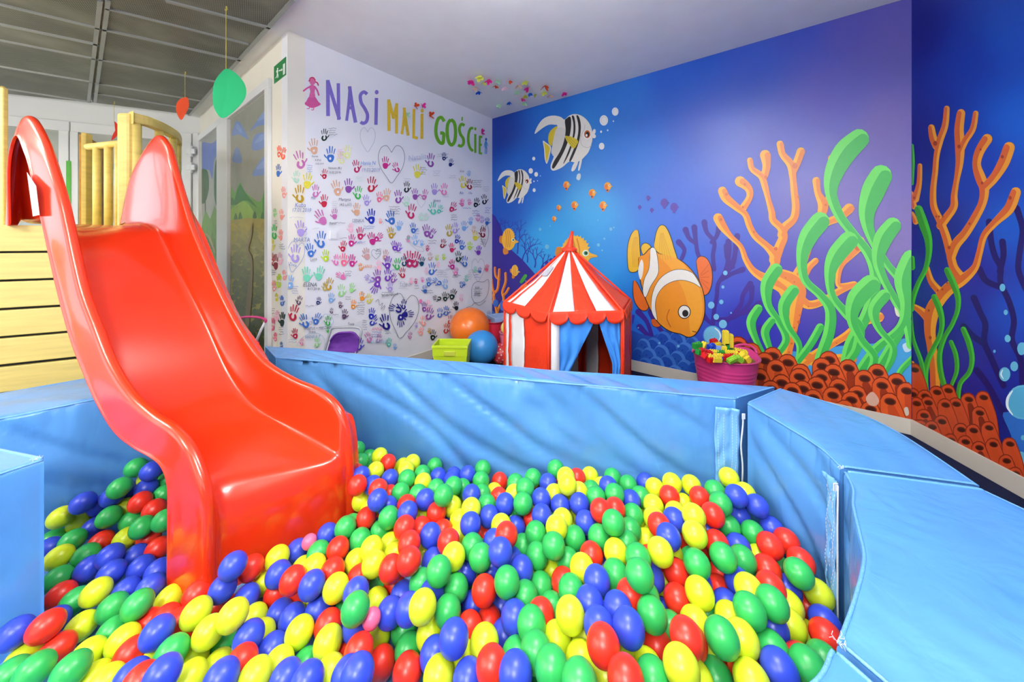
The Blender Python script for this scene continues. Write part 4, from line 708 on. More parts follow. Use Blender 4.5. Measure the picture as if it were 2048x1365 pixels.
# ---------------------------------------------------------------- expanded metal ceiling grates
def m_mesh():
    m = bpy.data.materials.new('expanded_metal'); m.use_nodes = True; nt = m.node_tree; N, K = nt.nodes, nt.links; b = N['Principled BSDF']
    tc = N.new('ShaderNodeTexCoord'); mp = N.new('ShaderNodeMapping'); mp.inputs['Rotation'].default_value = (0, 0, math.radians(25)); K.new(tc.outputs['Object'], mp.inputs[0])
    vs = []
    for s in (1, -1):
        w = N.new('ShaderNodeTexWave'); w.wave_type = 'BANDS'; w.bands_direction = 'DIAGONAL'; w.inputs['Scale'].default_value = 26; w.inputs['Distortion'].default_value = 0
        mm = N.new('ShaderNodeMapping'); mm.inputs['Scale'].default_value = (1.0, 1.9*s, 0); K.new(mp.outputs[0], mm.inputs[0]); K.new(mm.outputs[0], w.inputs['Vector']); vs.append(w)
    mx = N.new('ShaderNodeMath'); mx.operation = 'MAXIMUM'; K.new(vs[0].outputs['Fac'], mx.inputs[0]); K.new(vs[1].outputs['Fac'], mx.inputs[1])
    gt = N.new('ShaderNodeMapRange'); gt.inputs[1].default_value = .72; gt.inputs[2].default_value = .86; K.new(mx.outputs[0], gt.inputs[0])
    n = N.new('ShaderNodeTexNoise'); n.inputs['Scale'].default_value = 2.2; n.inputs['Detail'].default_value = 8; K.new(tc.outputs['Object'], n.inputs['Vector'])
    foil = N.new('ShaderNodeValToRGB'); e = foil.color_ramp.elements; e[0].position = .45; e[0].color = lin(62, 62, 50); e[1].position = .72; e[1].color = lin(140, 140, 128); K.new(n.outputs[0], foil.inputs[0])
    mix = N.new('ShaderNodeMixRGB'); K.new(gt.outputs[0], mix.inputs[0]); K.new(foil.outputs[0], mix.inputs[1]); mix.inputs[2].default_value = lin(128, 128, 114)
    K.new(mix.outputs[0], b.inputs['Base Color']); b.inputs['Roughness'].default_value = .45; b.inputs['Metallic'].default_value = .35; return m
ME = m_mesh(); m_rail = mat('galvanised_rail', (158, 160, 156), .35, .6, metal=.5, var=.05); m_dark = mat('dark_gap', (44, 46, 42), .9)
zg = HR-.03
def cp(x, y, z=zg): p = on_z(x, y, z); return (p.x, p.y)
Lend = [(-4000, -60)]
def bars(t, L, w=.016, name='rail'):
    for (x0, y0), (x1, y1), ww in L:
        a, b = Vector(cp(x0, y0)), Vector(cp(x1, y1)); d = (b-a).normalized(); n = Vector((-d.y, d.x))*ww*.36; mb = MB(); mb.prism([a-n, b-n, b+n, a+n], zg-.012, zg); obj(name, mb, m_rail, t)
for nm, poly, L in (('right', [(378, 229), (587, -2), (600, -40), (215, -40), (209.5, 0), (184.6, 205)], [((209, 14), (497, 87), .02), ((205, 57), (481, 119), .035), ((331, 0), (540, 54), .03), ((196, 117), (440, 164), .03), ((190, 165), (402, 201), .022), ((187, 185), (388, 218), .022), ((378, 230), (586, -2), .03), ((190, 203), (216, 0), .03)]),
                    ('left', [(180.5, 205), (205.5, 0), (210, -40), (-500, -150), (-500, 145), (0, 186)], [((0, 7), (201, 56), .025), ((0, 47), (196, 88), .035), ((0, 79), (194, 117), .025), ((0, 132), (184, 163), .03), ((0, 175), (182, 203), .025), ((177, 203), (200.5, 0), .03)])):
    P = [cp(*q) for q in poly]; cx = sum(p[0] for p in P)/len(P); cy = sum(p[1] for p in P)/len(P)
    t = thing('ceiling_grate', 'expanded metal ceiling grate %s' % ('nearer the white wall, above the leaf mobiles' if nm == 'right' else 'at the left corner, above the wooden post'), 'grate', (cx, cy, zg))
    mb = MB(); mb.prism(P, zg, zg+.012); obj('mesh_sheet', mb, ME, t); bars(t, L)

# ---------------------------------------------------------------- blue foam pads round the ball pit
HW = .57
def m_vinyl():
    m = bpy.data.materials.new('blue_vinyl'); m.use_nodes = True; nt = m.node_tree; N, K = nt.nodes, nt.links; b = N['Principled BSDF']
    tc = N.new('ShaderNodeTexCoord'); n = N.new('ShaderNodeTexNoise'); n.inputs['Scale'].default_value = 2.5; n.inputs['Detail'].default_value = 4; K.new(tc.outputs['Object'], n.inputs['Vector'])
    r = N.new('ShaderNodeValToRGB'); e = r.color_ramp.elements; e[0].position = .3; e[0].color = lin(80, 140, 206); e[1].position = .7; e[1].color = lin(96, 156, 218); K.new(n.outputs[0], r.inputs[0]); K.new(r.outputs[0], b.inputs['Base Color'])
    b.inputs['Roughness'].default_value = .2; b.inputs['Specular IOR Level'].default_value = .55
    w = N.new('ShaderNodeTexNoise'); w.inputs['Scale'].default_value = 9; w.inputs['Detail'].default_value = 3; w.inputs['Distortion'].default_value = .6
    mp = N.new('ShaderNodeMapping'); mp.inputs['Scale'].default_value = (1, 1, .45); K.new(tc.outputs['Object'], mp.inputs[0]); K.new(mp.outputs[0], w.inputs['Vector'])
    f = N.new('ShaderNodeTexNoise'); f.inputs['Scale'].default_value = 900; K.new(tc.outputs['Object'], f.inputs['Vector'])
    ad = N.new('ShaderNodeMath'); ad.operation = 'MULTIPLY_ADD'; K.new(f.outputs[0], ad.inputs[0]); ad.inputs[1].default_value = .012; K.new(w.outputs[0], ad.inputs[2])
    bp = N.new('ShaderNodeBump'); bp.inputs['Strength'].default_value = .35; bp.inputs['Distance'].default_value = .02; K.new(ad.outputs[0], bp.inputs['Height']); K.new(bp.outputs[0], b.inputs['Normal']); return m
MV = m_vinyl(); m_seam = mat('blue_seam', (104, 164, 226), .3, .6, bump=.3, bscale=200); m_thr = mat('white_thread', (226, 232, 240), .6); m_zip = mat('white_zip_tape', (222, 226, 228), .6, bump=.4, bscale=300); m_flap = mat('flap_vinyl', (116, 176, 232), .3, .5, bump=.5, bscale=25, var=.05)
def resample(P, step):
    P = [Vector(p) for p in P]; out = [P[0]]
    for a, b in zip(P, P[1:]):
        n = max(1, int((b-a).length/step)); out += [a+(b-a)*i/n for i in range(1, n+1)]
    return out
def lerp_path(P, ts):
    P = [Vector(p) for p in P]; n = len(P)-1; out = []
    for t in ts: x = min(t*n, n-1e-6); i = int(x); out.append(P[i].lerp(P[i+1], x-i))
    return out
def pad(label, inner, outer, seed, wr=1.0, n=110, h=HW, smooth_path=True, seams=True, hf=None):
    if len(inner) > 2: inner = [Vector(a) for a in crm(inner, 8)]; outer = [Vector(a) for a in crm(outer, 8)]
    ts = [i/n for i in range(n+1)]; I, O = lerp_path(inner, ts), lerp_path(outer, ts)
    c = (I[n//2]+O[n//2])/2; t = thing('foam_pad', label, 'foam pad', (c.x, c.y, 0), 'blue foam pads round the ball pit')
    prof = []; R = .016; nh, nw = 24, 14
    for i in range(nh): prof.append((0, .0+(h-R)*i/nh, -1, 0))
    for i in range(5): a = pi/2*i/4; prof.append((R*(1-cos(a)), h-R+R*sin(a), -cos(a), sin(a)))
    for i in range(1, nw): prof.append((i/nw, h, 0, 1))
    for i in range(5): a = pi/2*i/4; prof.append((1-R*(1-sin(a)) if 0 else -(R*(1-sin(a))), h-R+R*cos(a), sin(a), cos(a)))
    for i in range(nh): prof.append((-0.0, (h-R)*(1-(i+1)/nh), 1, 0))
    mb = MB(); rows = []; L = 0; seam = []; seam2 = []
    for k, (a, b) in enumerate(zip(I, O)):
        if k: L += (I[k]-I[k-1]).length
        d = (b-a); wlen = d.length; d = d/wlen; r = []; e = min(k, n-k)/n; endf = min(1, e*12)
        for j, (x, z, nx, nz) in enumerate(prof):
            if j < nh+5 and x <= R+1e-6: q = x
            elif j < nh+5+nw-1: q = R+(wlen-2*R)*x
            else: q = wlen+x
            inner_side = j < nh+2; top = nh+4 <= j < nh+5+nw
            s = Vector((L*1.0, z, seed*7.3)); dd = 0
            if inner_side:
                zz = z/h; dd += wr*(.016*noise.noise(s*2.2)+.006*noise.noise(Vector((L*3+z*3.5, z*1.2-L*.5, seed)))*1.3)
                rd = abs(noise.noise(Vector((L*3.1+z*5.0, z*1.0-L*.9, seed+3)))); dd += -wr*.016*max(0, .22-rd)/.22*min(1, (1-zz)*4+.2)
                dd += wr*.010*sin(pi*min(1, zz*1.0))
                pk = abs(noise.noise(Vector((L*9, seed*3, 1.3)))); dd += -wr*.006*max(0, .12-pk)/.12*max(0, 1-(1-zz)*5)
            elif top: dd += wr*(.006*noise.noise(Vector((L*2.4, q*4, seed+9)))-.004*max(0, .2-abs(noise.noise(Vector((L*6+q*8, q*2.0, seed+5)))))/.2)
            else: dd += wr*.004*noise.noise(s*3)
            dd *= endf
            p = a+d*(q+nx*dd); r.append((p.x, p.y, max(0.0, z+nz*dd)*((hf(a, q/wlen)/h) if hf else 1)))
        rows.append(r); seam.append(Vector(r[nh+2])+Vector((-d.x*.001, -d.y*.001, .001))); seam2.append(Vector(r[nh+5+nw+1]))
    idx = mb.grid(rows); mb.face(idx[0]); mb.face(idx[-1][::-1]); obj('vinyl_cover', mb, MV, t, smooth=False)
    o = bpy.data.objects[t.name].children[0] if t.children else None
    ob = [x for x in bpy.data.objects if x.parent == t][0]; ob.data.polygons.foreach_set('use_smooth', [len(p.vertices) == 4 for p in ob.data.polygons])
    if seams:
        m2 = MB(); m2.tube(seam, .0035, 6); obj('piping', m2, m_seam, t, smooth=True)
        m2 = MB(); m2.tube(seam2, .0035, 6); obj('piping', m2, m_seam, t, smooth=True)
        for q in (0, n):                                     # seams on the ends
            m2 = MB(); m2.tube([Vector(rows[q][j]) for j in range(nh+3, nh+5+nw+2)], .0035, 6); obj('piping', m2, m_seam, t, smooth=True)
    return t, rows, nh
A_i = [(-1.36, 1.96), (.9505, 1.448)]; A_o = [(-1.575, 2.172), (1.205, 1.562)]
padA, rA, NH = pad('long blue foam pad along the back of the ball pit, nearest the striped tent', A_i, A_o, 1, 1.5, 220)
B_i = [(-2.45, .80), (-1.775, 1.434), (-1.385, 1.80)]; B_o = [(-2.72, 1.05), (-2.10, 1.665), (-1.62, 2.13)]
def squash(a, q):
    # the slide lies on this pad and presses it down
    x = a.x-.20*q; t_ = min(1, max(0, (x+1.74)/.20)); t_ = t_*t_*(3-2*t_); return HW-.22*t_
pad('blue foam pad behind the slide, in front of the yellow slatted platform', [B_i[0], B_i[2]], [B_o[0], B_o[2]], 2, 1.2, 160, hf=squash)
pad('blue foam pad at the left edge, its square corner among the balls', [(-1.9375, .18), (-1.4375, 1.046)], [(-2.18, .32), (-1.70, 1.105)], 3, .6)
C_i = [(.972, 1.405), (.99, 1.25), (1.0, 1.115), (.975, 1.012)]; C_o = [(1.225, 1.545), (1.335, 1.39), (1.36, 1.21), (1.285, .935)]
padC, rC, _ = pad('short tapering blue foam pad between the long back pad and the curved pad', C_i, C_o, 4, 1.1)
D_i = [(.965, .990), (.925, .93), (.865, .87), (.80, .79), (.745, .725), (.655, .652), (.545, .572)]; D_o = [(1.275, .915), (1.30, .78), (1.28, .62), (1.22, .45), (1.12, .30), (.95, .16), (.76, .06)]
pad('wide curved blue foam pad at the lower right with radial creases', D_i, D_o, 5, 1.1)
E_i = [(.525, .562), (.40, .505), (.0, .46), (-.6, .40), (-1.2, .28)]; E_o = [(.735, .04), (.3, -.02), (0, -.04), (-.6, -.06), (-1.3, -.1)]
pad('foam pad with torn white threads at the bottom edge below the curved pad', E_i, E_o, 6, .8)
# flaps with stitching and zips where the pads meet
def flap(P, d, z0, z1, w, label, seed):
    P = Vector(P); d = Vector(d).normalized(); nrm = Vector((-d.y, d.x))
    if nrm.dot(Vector((0, 0))-P) < 0: nrm = -nrm
    t = thing('zip_flap', label, 'flap', (P.x, P.y, z0), 'stitched flaps over the pad joints')
    rows = []; n = 14; m = 40
    for i in range(m+1):
        z = z0+(z1-z0)*i/m; r = []
        for j in range(n+1):
            s = (j/n-.5)*w*(1+.12*noise.noise(Vector((z*6, seed, 0)))); q = .012+.010*noise.noise(Vector((z*16, j*.28, seed)))+.012*max(0, (i/m-.85))/.15*abs(noise.noise(Vector((j*.5, z*20, seed))))
            r.append((P.x+d.x*s+nrm.x*q, P.y+d.y*s+nrm.y*q, z))
        rows.append(r)
    mb = MB(); mb.grid(rows); obj('flap', mb, m_flap, t, smooth=True, solid=.002)
    mb = MB()
    for c in (2, 5, 10, 12):
        for i in range(1, m-2): a, b = Vector(rows[i][c])+Vector((nrm.x, nrm.y, 0))*.0022, Vector(rows[i+1][c])+Vector((nrm.x, nrm.y, 0))*.0022; mb.tube([a, a.lerp(b, .62)], .0007, 4)
    obj('stitching', mb, m_thr, t)
    return t, nrm
def zipper(t, P, d, z0, z1, nrm, seed):
    P = Vector(P); pts = []
    for i in range(30): z = z0+(z1-z0)*i/29; s = .006*noise.noise(Vector((z*9, seed, 2))); pts.append((P.x+d[0]*s+nrm.x*.012, P.y+d[1]*s+nrm.y*.012, z))
    mb = MB()
    rows = [[(x-d[0]*.003, y-d[1]*.003, z), (x+nrm.x*.003, y+nrm.y*.003, z), (x+d[0]*.003, y+d[1]*.003, z)] for x, y, z in pts]; mb.grid(rows); obj('zip_tape', mb, m_zip, t, smooth=True, solid=.0015)
    x, y, z = pts[-1]; mb = MB(); mb.box((-.007, -.0015, -.018), (.007, .0015, .006), o=(x+nrm.x*.006, y+nrm.y*.006, z)); obj('torn_tab', mb, m_zip, t, bevel=.002)
dA = Vector((.976, -.216))
t, nr = flap((.912, 1.452), dA, .05, .535, .092, 'light blue stitched flap with white zip at the right end of the long back pad', 1); zipper(t, (.958, 1.425), dA, .05, .52, nr, 1)
t, nr = flap((.972, 1.02), (-.3, -.95), .05, .53, .05, 'crumpled blue stitched flap over the joint between the tapering and the curved pad', 2); zipper(t, (.958, .985), (-.4, -.9), .05, .53, nr, 2)
# frayed threads on pad corners
rng = random.Random(4)
def fray(P, n, s, label):
    mb = MB()
    for i in range(n):
        a = Vector(P)+Vector((rng.uniform(-s, s), rng.uniform(-s, s), 0)); b = a+Vector((rng.uniform(-s, s), rng.uniform(-s, s), rng.uniform(0, .01))); c = b+Vector((rng.uniform(-s, s)*.6, rng.uniform(-s, s)*.6, rng.uniform(-.008, .004))); mb.tube([a, b, c], .0004, 4)
    tag(obj('frayed_thread', mb, m_thr, keep=tuple(P)), label, 'thread', None, 'stuff')
fray((.545, .567, HW+.003), 12, .007, 'torn white threads on the end corner of the curved blue pad'); fray((-1.445, 1.04, HW+.003), 8, .006, 'white threads along the corner seam of the left blue pad'); fray((.962, 1.0, HW+.003), 8, .006, 'white threads where the tapering and curved pads meet')
# pit floor mat
mb = MB(); mb.prism([(-2.35, .75), (-1.95, .30), (-.6, .42), (0, .48), (.52, .58), (.74, .74), (.96, 1.0), (.97, 1.42), (-1.37, 1.93)], 0, .02); tag(obj('floor_mat', mb, mat('pit_mat', (104, 160, 216), .4, .4, bump=.1, bscale=30, var=.04)), 'pale blue vinyl mat on the bottom of the ball pit, showing between balls', 'mat')
# ---------------------------------------------------------------- red slide
def plane(P, Q): P, Q = Vector(P), Vector(Q); return P, (Q-P).normalized()
PL, DL = plane((-.988, 1.12), (-2.535, 1.80)); PR, DR = plane((-.682, 1.46), (-2.254, 2.18))
oL = Vector((-.40, -.917)); iL = -oL
cL = [(20, 452), (32, 300), (58, 231), (90, 272), (114, 341), (131, 398), (143, 451), (171, 575), (200, 655), (229, 726), (266, 784), (308, 823), (351, 852), (381, 886), (402, 929), (419, 985), (423, 1060), (423, 1185)]
sL = [(16, 452), (15, 330), (30, 271), (49, 308), (61, 350), (72, 398), (83, 448), (109, 565), (136, 668), (162, 738), (192, 808), (226, 864), (264, 896), (300, 916), (321, 935), (333, 972), (334, 1045), (332, 1185)]
cR_ = [(244, 450), (267, 349), (312, 274), (338, 286), (352, 330), (366, 379), (389, 455), (427, 543), (465, 622), (504, 687), (538, 725), (590, 756), (640, 777), (674, 804), (694, 840), (704, 890), (707, 960), (708, 1060)]
bR = [(247, 453), (266, 453), (290, 453), (312, 463), (328, 487), (345, 524), (368, 570), (405, 647), (445, 735), (482, 792), (522, 828), (575, 858), (625, 886), (657, 906), (674, 920), (682, 950), (684, 1010), (685, 1075)]
n = len(cL); H = lambda p, P, d, o=None: on_w(p[0], p[1], P, d, (o.x, o.y) if o else 0)
CLp = [H(p, PL, DL) for p in cL]; SLp = [H(p, PL, DL, oL*.045) for p in sL]; CRp = [H(p, PR, DR) for p in cR_]; BRp = [H(p, PR, DR, oL*.05) for p in bR]
for i, z in ((15, .26), (16, .13), (17, 0.02)): BRp[i].z = z
rows = []; I3 = Vector((iL.x, iL.y, 0)); BK3 = Vector((DL.x, DL.y, 0)); RO = .020
for k in range(n):
    if k == 17:
        for P_ in (CLp, SLp, CRp): P_[k].z = .02
def inn(P, k):                                       # direction from the rim towards the body of the slide
    a, b = P[max(k-1, 0)], P[min(k+1, n-1)]; T_ = (b-a).normalized(); N_ = I3.cross(T_).normalized()
    return N_ if N_.dot(BK3*.7-Vector((0, 0, .7))) > 0 else -N_
BZ = [p.z for p in BRp]
for k in range(n):
    cl, sl, cr, br = CLp[k], SLp[k], CRp[k], BRp[k]; NL, NR = inn(CLp, k), inn(CRp, k)
    if k < 3: NL = NR = Vector((-BK3.x*.5, -BK3.y*.5, -.8)).normalized() if k == 1 else (Vector((0, 0, -1)) if k == 2 else -BK3)
    if k >= 16: NL = NR = BK3
    zl = {14: .335, 15: .27, 16: .14, 17: .02}.get(k, br.z+.035*min(k, 14)/14)
    bl = Vector((cl.x, cl.y, zl))+I3*.05
    if k >= 14: bl = bl+BK3*(.012 if k == 14 else .022); br = br+BK3*(.0 if k == 14 else .006)
    up = 1 if k < 13 else {13: .7, 14: .4}.get(k, 0)
    o1, o2, o3 = cl-I3*RO+NL*RO, cl-I3*RO*.7+NL*RO*.3, cl
    i1, i2 = cl+I3*RO*.7+NL*RO*.3, cl+I3*RO+NL*RO
    q1 = bl-I3*.012+Vector((0, 0, .028*up)); q2 = bl+I3*.004+Vector((0, 0, .008*up)); q3 = bl+I3*.035
    p1, p2 = cr-I3*RO+NR*RO, cr-I3*RO*.7+NR*RO*.3; p3, p4 = cr+I3*RO*.7+NR*RO*.3, cr+I3*RO+NR*RO
    r1 = br-I3*.035; r2 = br-I3*.004+Vector((0, 0, .006*up)); r3 = br+I3*.010+Vector((0, 0, .028*up))
    sr = Vector((cr.x, cr.y, min(cr.z, sl.z) if k < 16 else cr.z))+I3*.045+NR*.02; 
    r = [sl+I3*.010, sl-I3*.004, sl+(o1-sl)*.05, sl.lerp(o1, .16)+I3*.003, sl.lerp(o1, .5), sl.lerp(o1, .88), o1, o2, o3, i1, i2, i2.lerp(q1, .3), i2.lerp(q1, .8), q1, q2, q3, q3.lerp(r1, .5), r1, r2, r3, r3.lerp(p1, .2), r3.lerp(p1, .7), p1, p2, cr, p3, p4, p4.lerp(sr, .5), sr]
    rows.append([tuple(v) for v in r])
rows = list(zip(*[[tuple(a) for a in crm([rows[k][j] for k in range(n)], 7)] for j in range(len(rows[0]))]))
t_sl = thing('slide', 'glossy red moulded plastic slide running down into the ball pit', 'slide', (-.9, 1.3, 0))
mred = mat('glossy_red_plastic', (228, 54, 20), .2, .5, coat=.3, bump=.02, bscale=14, var=.02)
mb = MB(); mb.grid(rows); o = obj('slide_body', mb, mred, t_sl, smooth=True, sub=1)
# label sheet on the back of the left side wall
mb = MB(); a, b, c, d = [H(p, PL, DL, iL*.0+oL*.055) for p in ((54, 345), (72, 372), (79, 430), (66, 433))]; mb.poly([a, b, c, d]); obj('label_sheet', mb, mat('white_paper', (238, 238, 240), .6), t_sl, solid=.0008)
# ---------------------------------------------------------------- wooden play tower
m_wood = mat('pale_yellow_wood', (236, 212, 122), .42, .4, bump=.08, bscale=10, var=.10, stretch=(3, 3, 14), vscale=2.4, detail=6)
m_woodh = mat('slat_wood', (228, 204, 122), .4, .45, bump=.06, bscale=8, var=.09, stretch=(2, 2, 22), vscale=2.0, detail=6)
m_woodd = mat('brown_board', (168, 122, 44), .5, .4, bump=.2, bscale=10, var=.22, stretch=(3, 3, 9), vscale=2.4, detail=6)
ZD = 1.325
t = thing('play_tower', 'pale yellow wooden play tower with slatted front behind the red slide', 'play tower', (-2.9, 2.2, 0))
sP, sD = Vector((-2.78, 1.85)), Vector((.887, .462)); sN = Vector((.462, -.887))
mb = MB(); q = sP+sD*-1.3-sN*.03; r_ = sP+sD*.56-sN*.03; mb.prism([q, r_, r_-sN*.02, q-sN*.02], .0, ZD-.03); obj('backing_panel', mb, mat('dark_gap', None), t)
zs = [ZD+.0]; tops = [(450, 503), (507, 560), (564.5, 617), (622, 673.5), (678.5, 730), (736, 786), (792, 842), (848, 900), (906, 950)]
for y0, y1 in tops:
    z1, z0 = HC+(HY-y0)/F*1.85, HC+(HY-y1)/F*1.85; z0 = max(z0, .01)
    if z1 <= .03: break
    mb = MB(); a, b = sP+sD*-1.3, sP+sD*.56; mb.prism([a, b, b-sN*.028, a-sN*.028], z0, z1); obj('slat', mb, m_woodh, t, bevel=.004)
mb = MB(); ce = Vector((-3.42, 2.35)); deck = [ce+Vector((cos(a), sin(a)))*.80 for a in [math.radians(x) for x in range(-20, 200, 10)]]
a, b = sP+sD*-1.3-sN*.06, sP+sD*.56-sN*.06; mb.prism([b, Vector((-2.30, 2.28))]+deck+[a], ZD-.04, ZD-.002); obj('deck', mb, m_wood, t, bevel=.004)
for x, y in ((-2.36, 2.22), (-3.9, 1.45), (-3.2, 3.0), (-4.1, 2.6)): mb = MB(); mb.box((x-.04, y-.04, 0), (x+.04, y+.04, ZD-.04)); obj('tower_leg', mb, m_wood, t, bevel=.008)
# railing
Z2 = 2.15
mb = MB(); p = at(256, 300, 2.44); mb.box((p.x-.048, p.y-.035, ZD), (p.x+.048, p.y+.035, Z2)); obj('post', mb, m_wood, t, bevel=.02)
arc = [at(x, y, Y) for x, y, Y in ((262, 227, 2.42), (297, 235, 2.51), (331, 252, 2.68), (352, 270, 2.88), (352, 288, 3.12), (330, 303, 3.38))]
arc = [Vector(a) for a in crm(arc, 5)]
rows = []
for i, p in enumerate(arc):
    tt = (arc[min(i+1, len(arc)-1)]-arc[max(i-1, 0)]); nn = Vector((-tt.y, tt.x, 0)).normalized(); z = Z2-.035
    rows.append([(p.x+nn.x*a, p.y+nn.y*a, z+b) for a, b in ((-.03, -.035), (.03, -.035), (.03, .035), (-.03, .035))])
mb = MB(); idx = mb.grid(rows, close_v=True); mb.face(idx[0]); mb.face(idx[-1][::-1]); obj('curved_rail', mb, m_wood, t, bevel=.01)
for i in (2, 8, 13, 17, 21, 25): p = arc[min(i, len(arc)-1)]; mb = MB(); mb.tube([(p.x, p.y, ZD), (p.x, p.y, Z2-.06)], .026, 12); obj('baluster', mb, m_wood, t, smooth=True)
g0, g1 = at(176, 294, 2.62), at(245, 294, 2.52); g1.z = g0.z
mb = MB(); mb.tube([g0, g1], .024, 12); obj('lower_rail', mb, m_wood, t, smooth=True)
g2 = at(262, 294, 2.6); g3 = at(320, 288, 3.3); g2.z = g3.z = g0.z; mb = MB(); mb.tube([g2, g3], .024, 12); obj('lower_rail', mb, m_wood, t, smooth=True)
for x in (194.5, 217.5, 238): p = g0.lerp(g1, (x-176)/69); mb = MB(); mb.tube([(p.x, p.y, ZD), (p.x, p.y, g0.z)], .023, 12); obj('baluster', mb, m_wood, t, smooth=True)
a, b = at(170, 360, 2.66), at(213, 360, 3.05); dd = Vector((b.x-a.x, b.y-a.y)); dd.normalize(); nn = Vector((-dd.y, dd.x)); A2, B2 = Vector((a.x, a.y)), Vector((b.x, b.y))
za = HC+(HY-270)/F*2.66; mb = MB(); mb.mi = 0; mb.prism([A2, B2, B2+nn*.03, A2+nn*.03], ZD, za); obj('side_board', mb, m_woodd, t)
e0, e1 = at(162, 360, 2.62), at(172, 360, 2.64); mb = MB(); mb.prism([(e0.x, e0.y), (e1.x, e1.y), (e1.x-.01, e1.y+.05), (e0.x-.01, e0.y+.05)], ZD, za+.01); obj('board_edge', mb, m_wood, t, bevel=.004)
p = at(8, 300, 2.05); mb = MB(); zt2 = HC+(HY-176)/F*2.05; mb.box((p.x-.011, p.y-.012, ZD), (p.x+.011, p.y+.012, zt2)); obj('post', mb, m_wood, t, bevel=.006)
for y in (178, 291): q = at(6, y, 2.07); mb = MB(); mb.tube([(q.x, q.y, q.z), (q.x-.7, q.y+.05, q.z)], .017, 10); obj('lower_rail', mb, m_wood, t, smooth=True)

# ---------------------------------------------------------------- balls
BR_ = .0375
C3b = [(1095,870,'G'),(1215,895,'B'),(975,950,'G'),(1315,970,'G'),(800,1015,'B'),(960,1030,'G'),(1055,1025,'B'),(1185,1030,'B'),(1310,1080,'G'),(1165,975,'Y'),(670,1150,'B'),(900,1105,'B'),(1135,1140,'R'),(785,1200,'B'),(1230,1205,'R'),(1000,1190,'Y'),(880,1260,'G'),(490,1265,'Y'),(655,1290,'Y'),(1315,1290,'G'),(1050,1290,'G'),(745,1330,'B'),(1145,1340,'G')]
C5b = [(318,230,'G'),(430,240,'G'),(590,250,'R'),(735,228,'Y'),(870,230,'R'),(920,290,'R'),(283,290,'B'),(368,330,'Y'),(485,335,'G'),(505,410,'B'),(640,335,'B'),(795,330,'B'),(825,400,'B'),(650,430,'B'),(925,420,'B'),(340,465,'G'),(380,545,'R'),(565,540,'Y'),(735,535,'B'),(880,515,'B'),(415,620,'G'),(655,640,'G'),(805,630,'G'),(985,590,'Y'),(1145,560,'R'),(90,790,'B'),(30,880,'B'),(270,745,'R'),(480,745,'Y'),(655,770,'G'),(330,875,'R'),(140,920,'Y'),(850,760,'R'),(920,780,'B'),(1040,740,'R'),(1148,665,'Y'),(1300,620,'R'),(1303,520,'B'),(1455,570,'B'),(1360,680,'Y'),(1115,850,'R'),(1220,780,'Y'),(1322,830,'G'),(710,850,'Y'),(745,920,'R'),(900,950,'Y'),(1010,900,'G'),(1145,925,'Y'),(530,900,'Y'),(200,1000,'G'),(420,1000,'G'),(60,1030,'G'),(590,1000,'Y'),(640,1060,'Y'),(760,1050,'B'),(820,1070,'R'),(945,1030,'B'),(1110,1050,'Y'),(1270,980,'Y'),(1310,1050,'B'),(1363,388,'B'),(1475,420,'R'),(1540,500,'Y'),(1615,345,'Y'),(1735,305,'B'),(1628,437,'B'),(1775,385,'Y'),(1840,395,'Y'),(1810,247,'P'),(1915,205,'B'),(1855,325,'G'),(1975,290,'R'),(2025,165,'G'),(1720,470,'R'),(1825,500,'B'),(1618,550,'R'),(1740,575,'R'),(1850,580,'Y'),(1940,420,'R'),(1965,515,'Y'),(2030,560,'B'),(1500,690,'Y'),(1605,675,'B'),(1715,690,'B'),(1850,655,'B'),(2030,660,'G'),(1465,820,'B'),(1590,865,'B'),(1755,785,'Y'),(1920,740,'R'),(2040,760,'B'),(1420,950,'R'),(1630,965,'Y'),(1785,970,'G'),(1930,850,'Y'),(2030,890,'R'),(1935,1000,'Y'),(1490,1035,'Y'),(1650,1050,'B'),(1800,1065,'B'),(2035,1030,'B'),(1540,780,'Y'),(970,700,'R')]
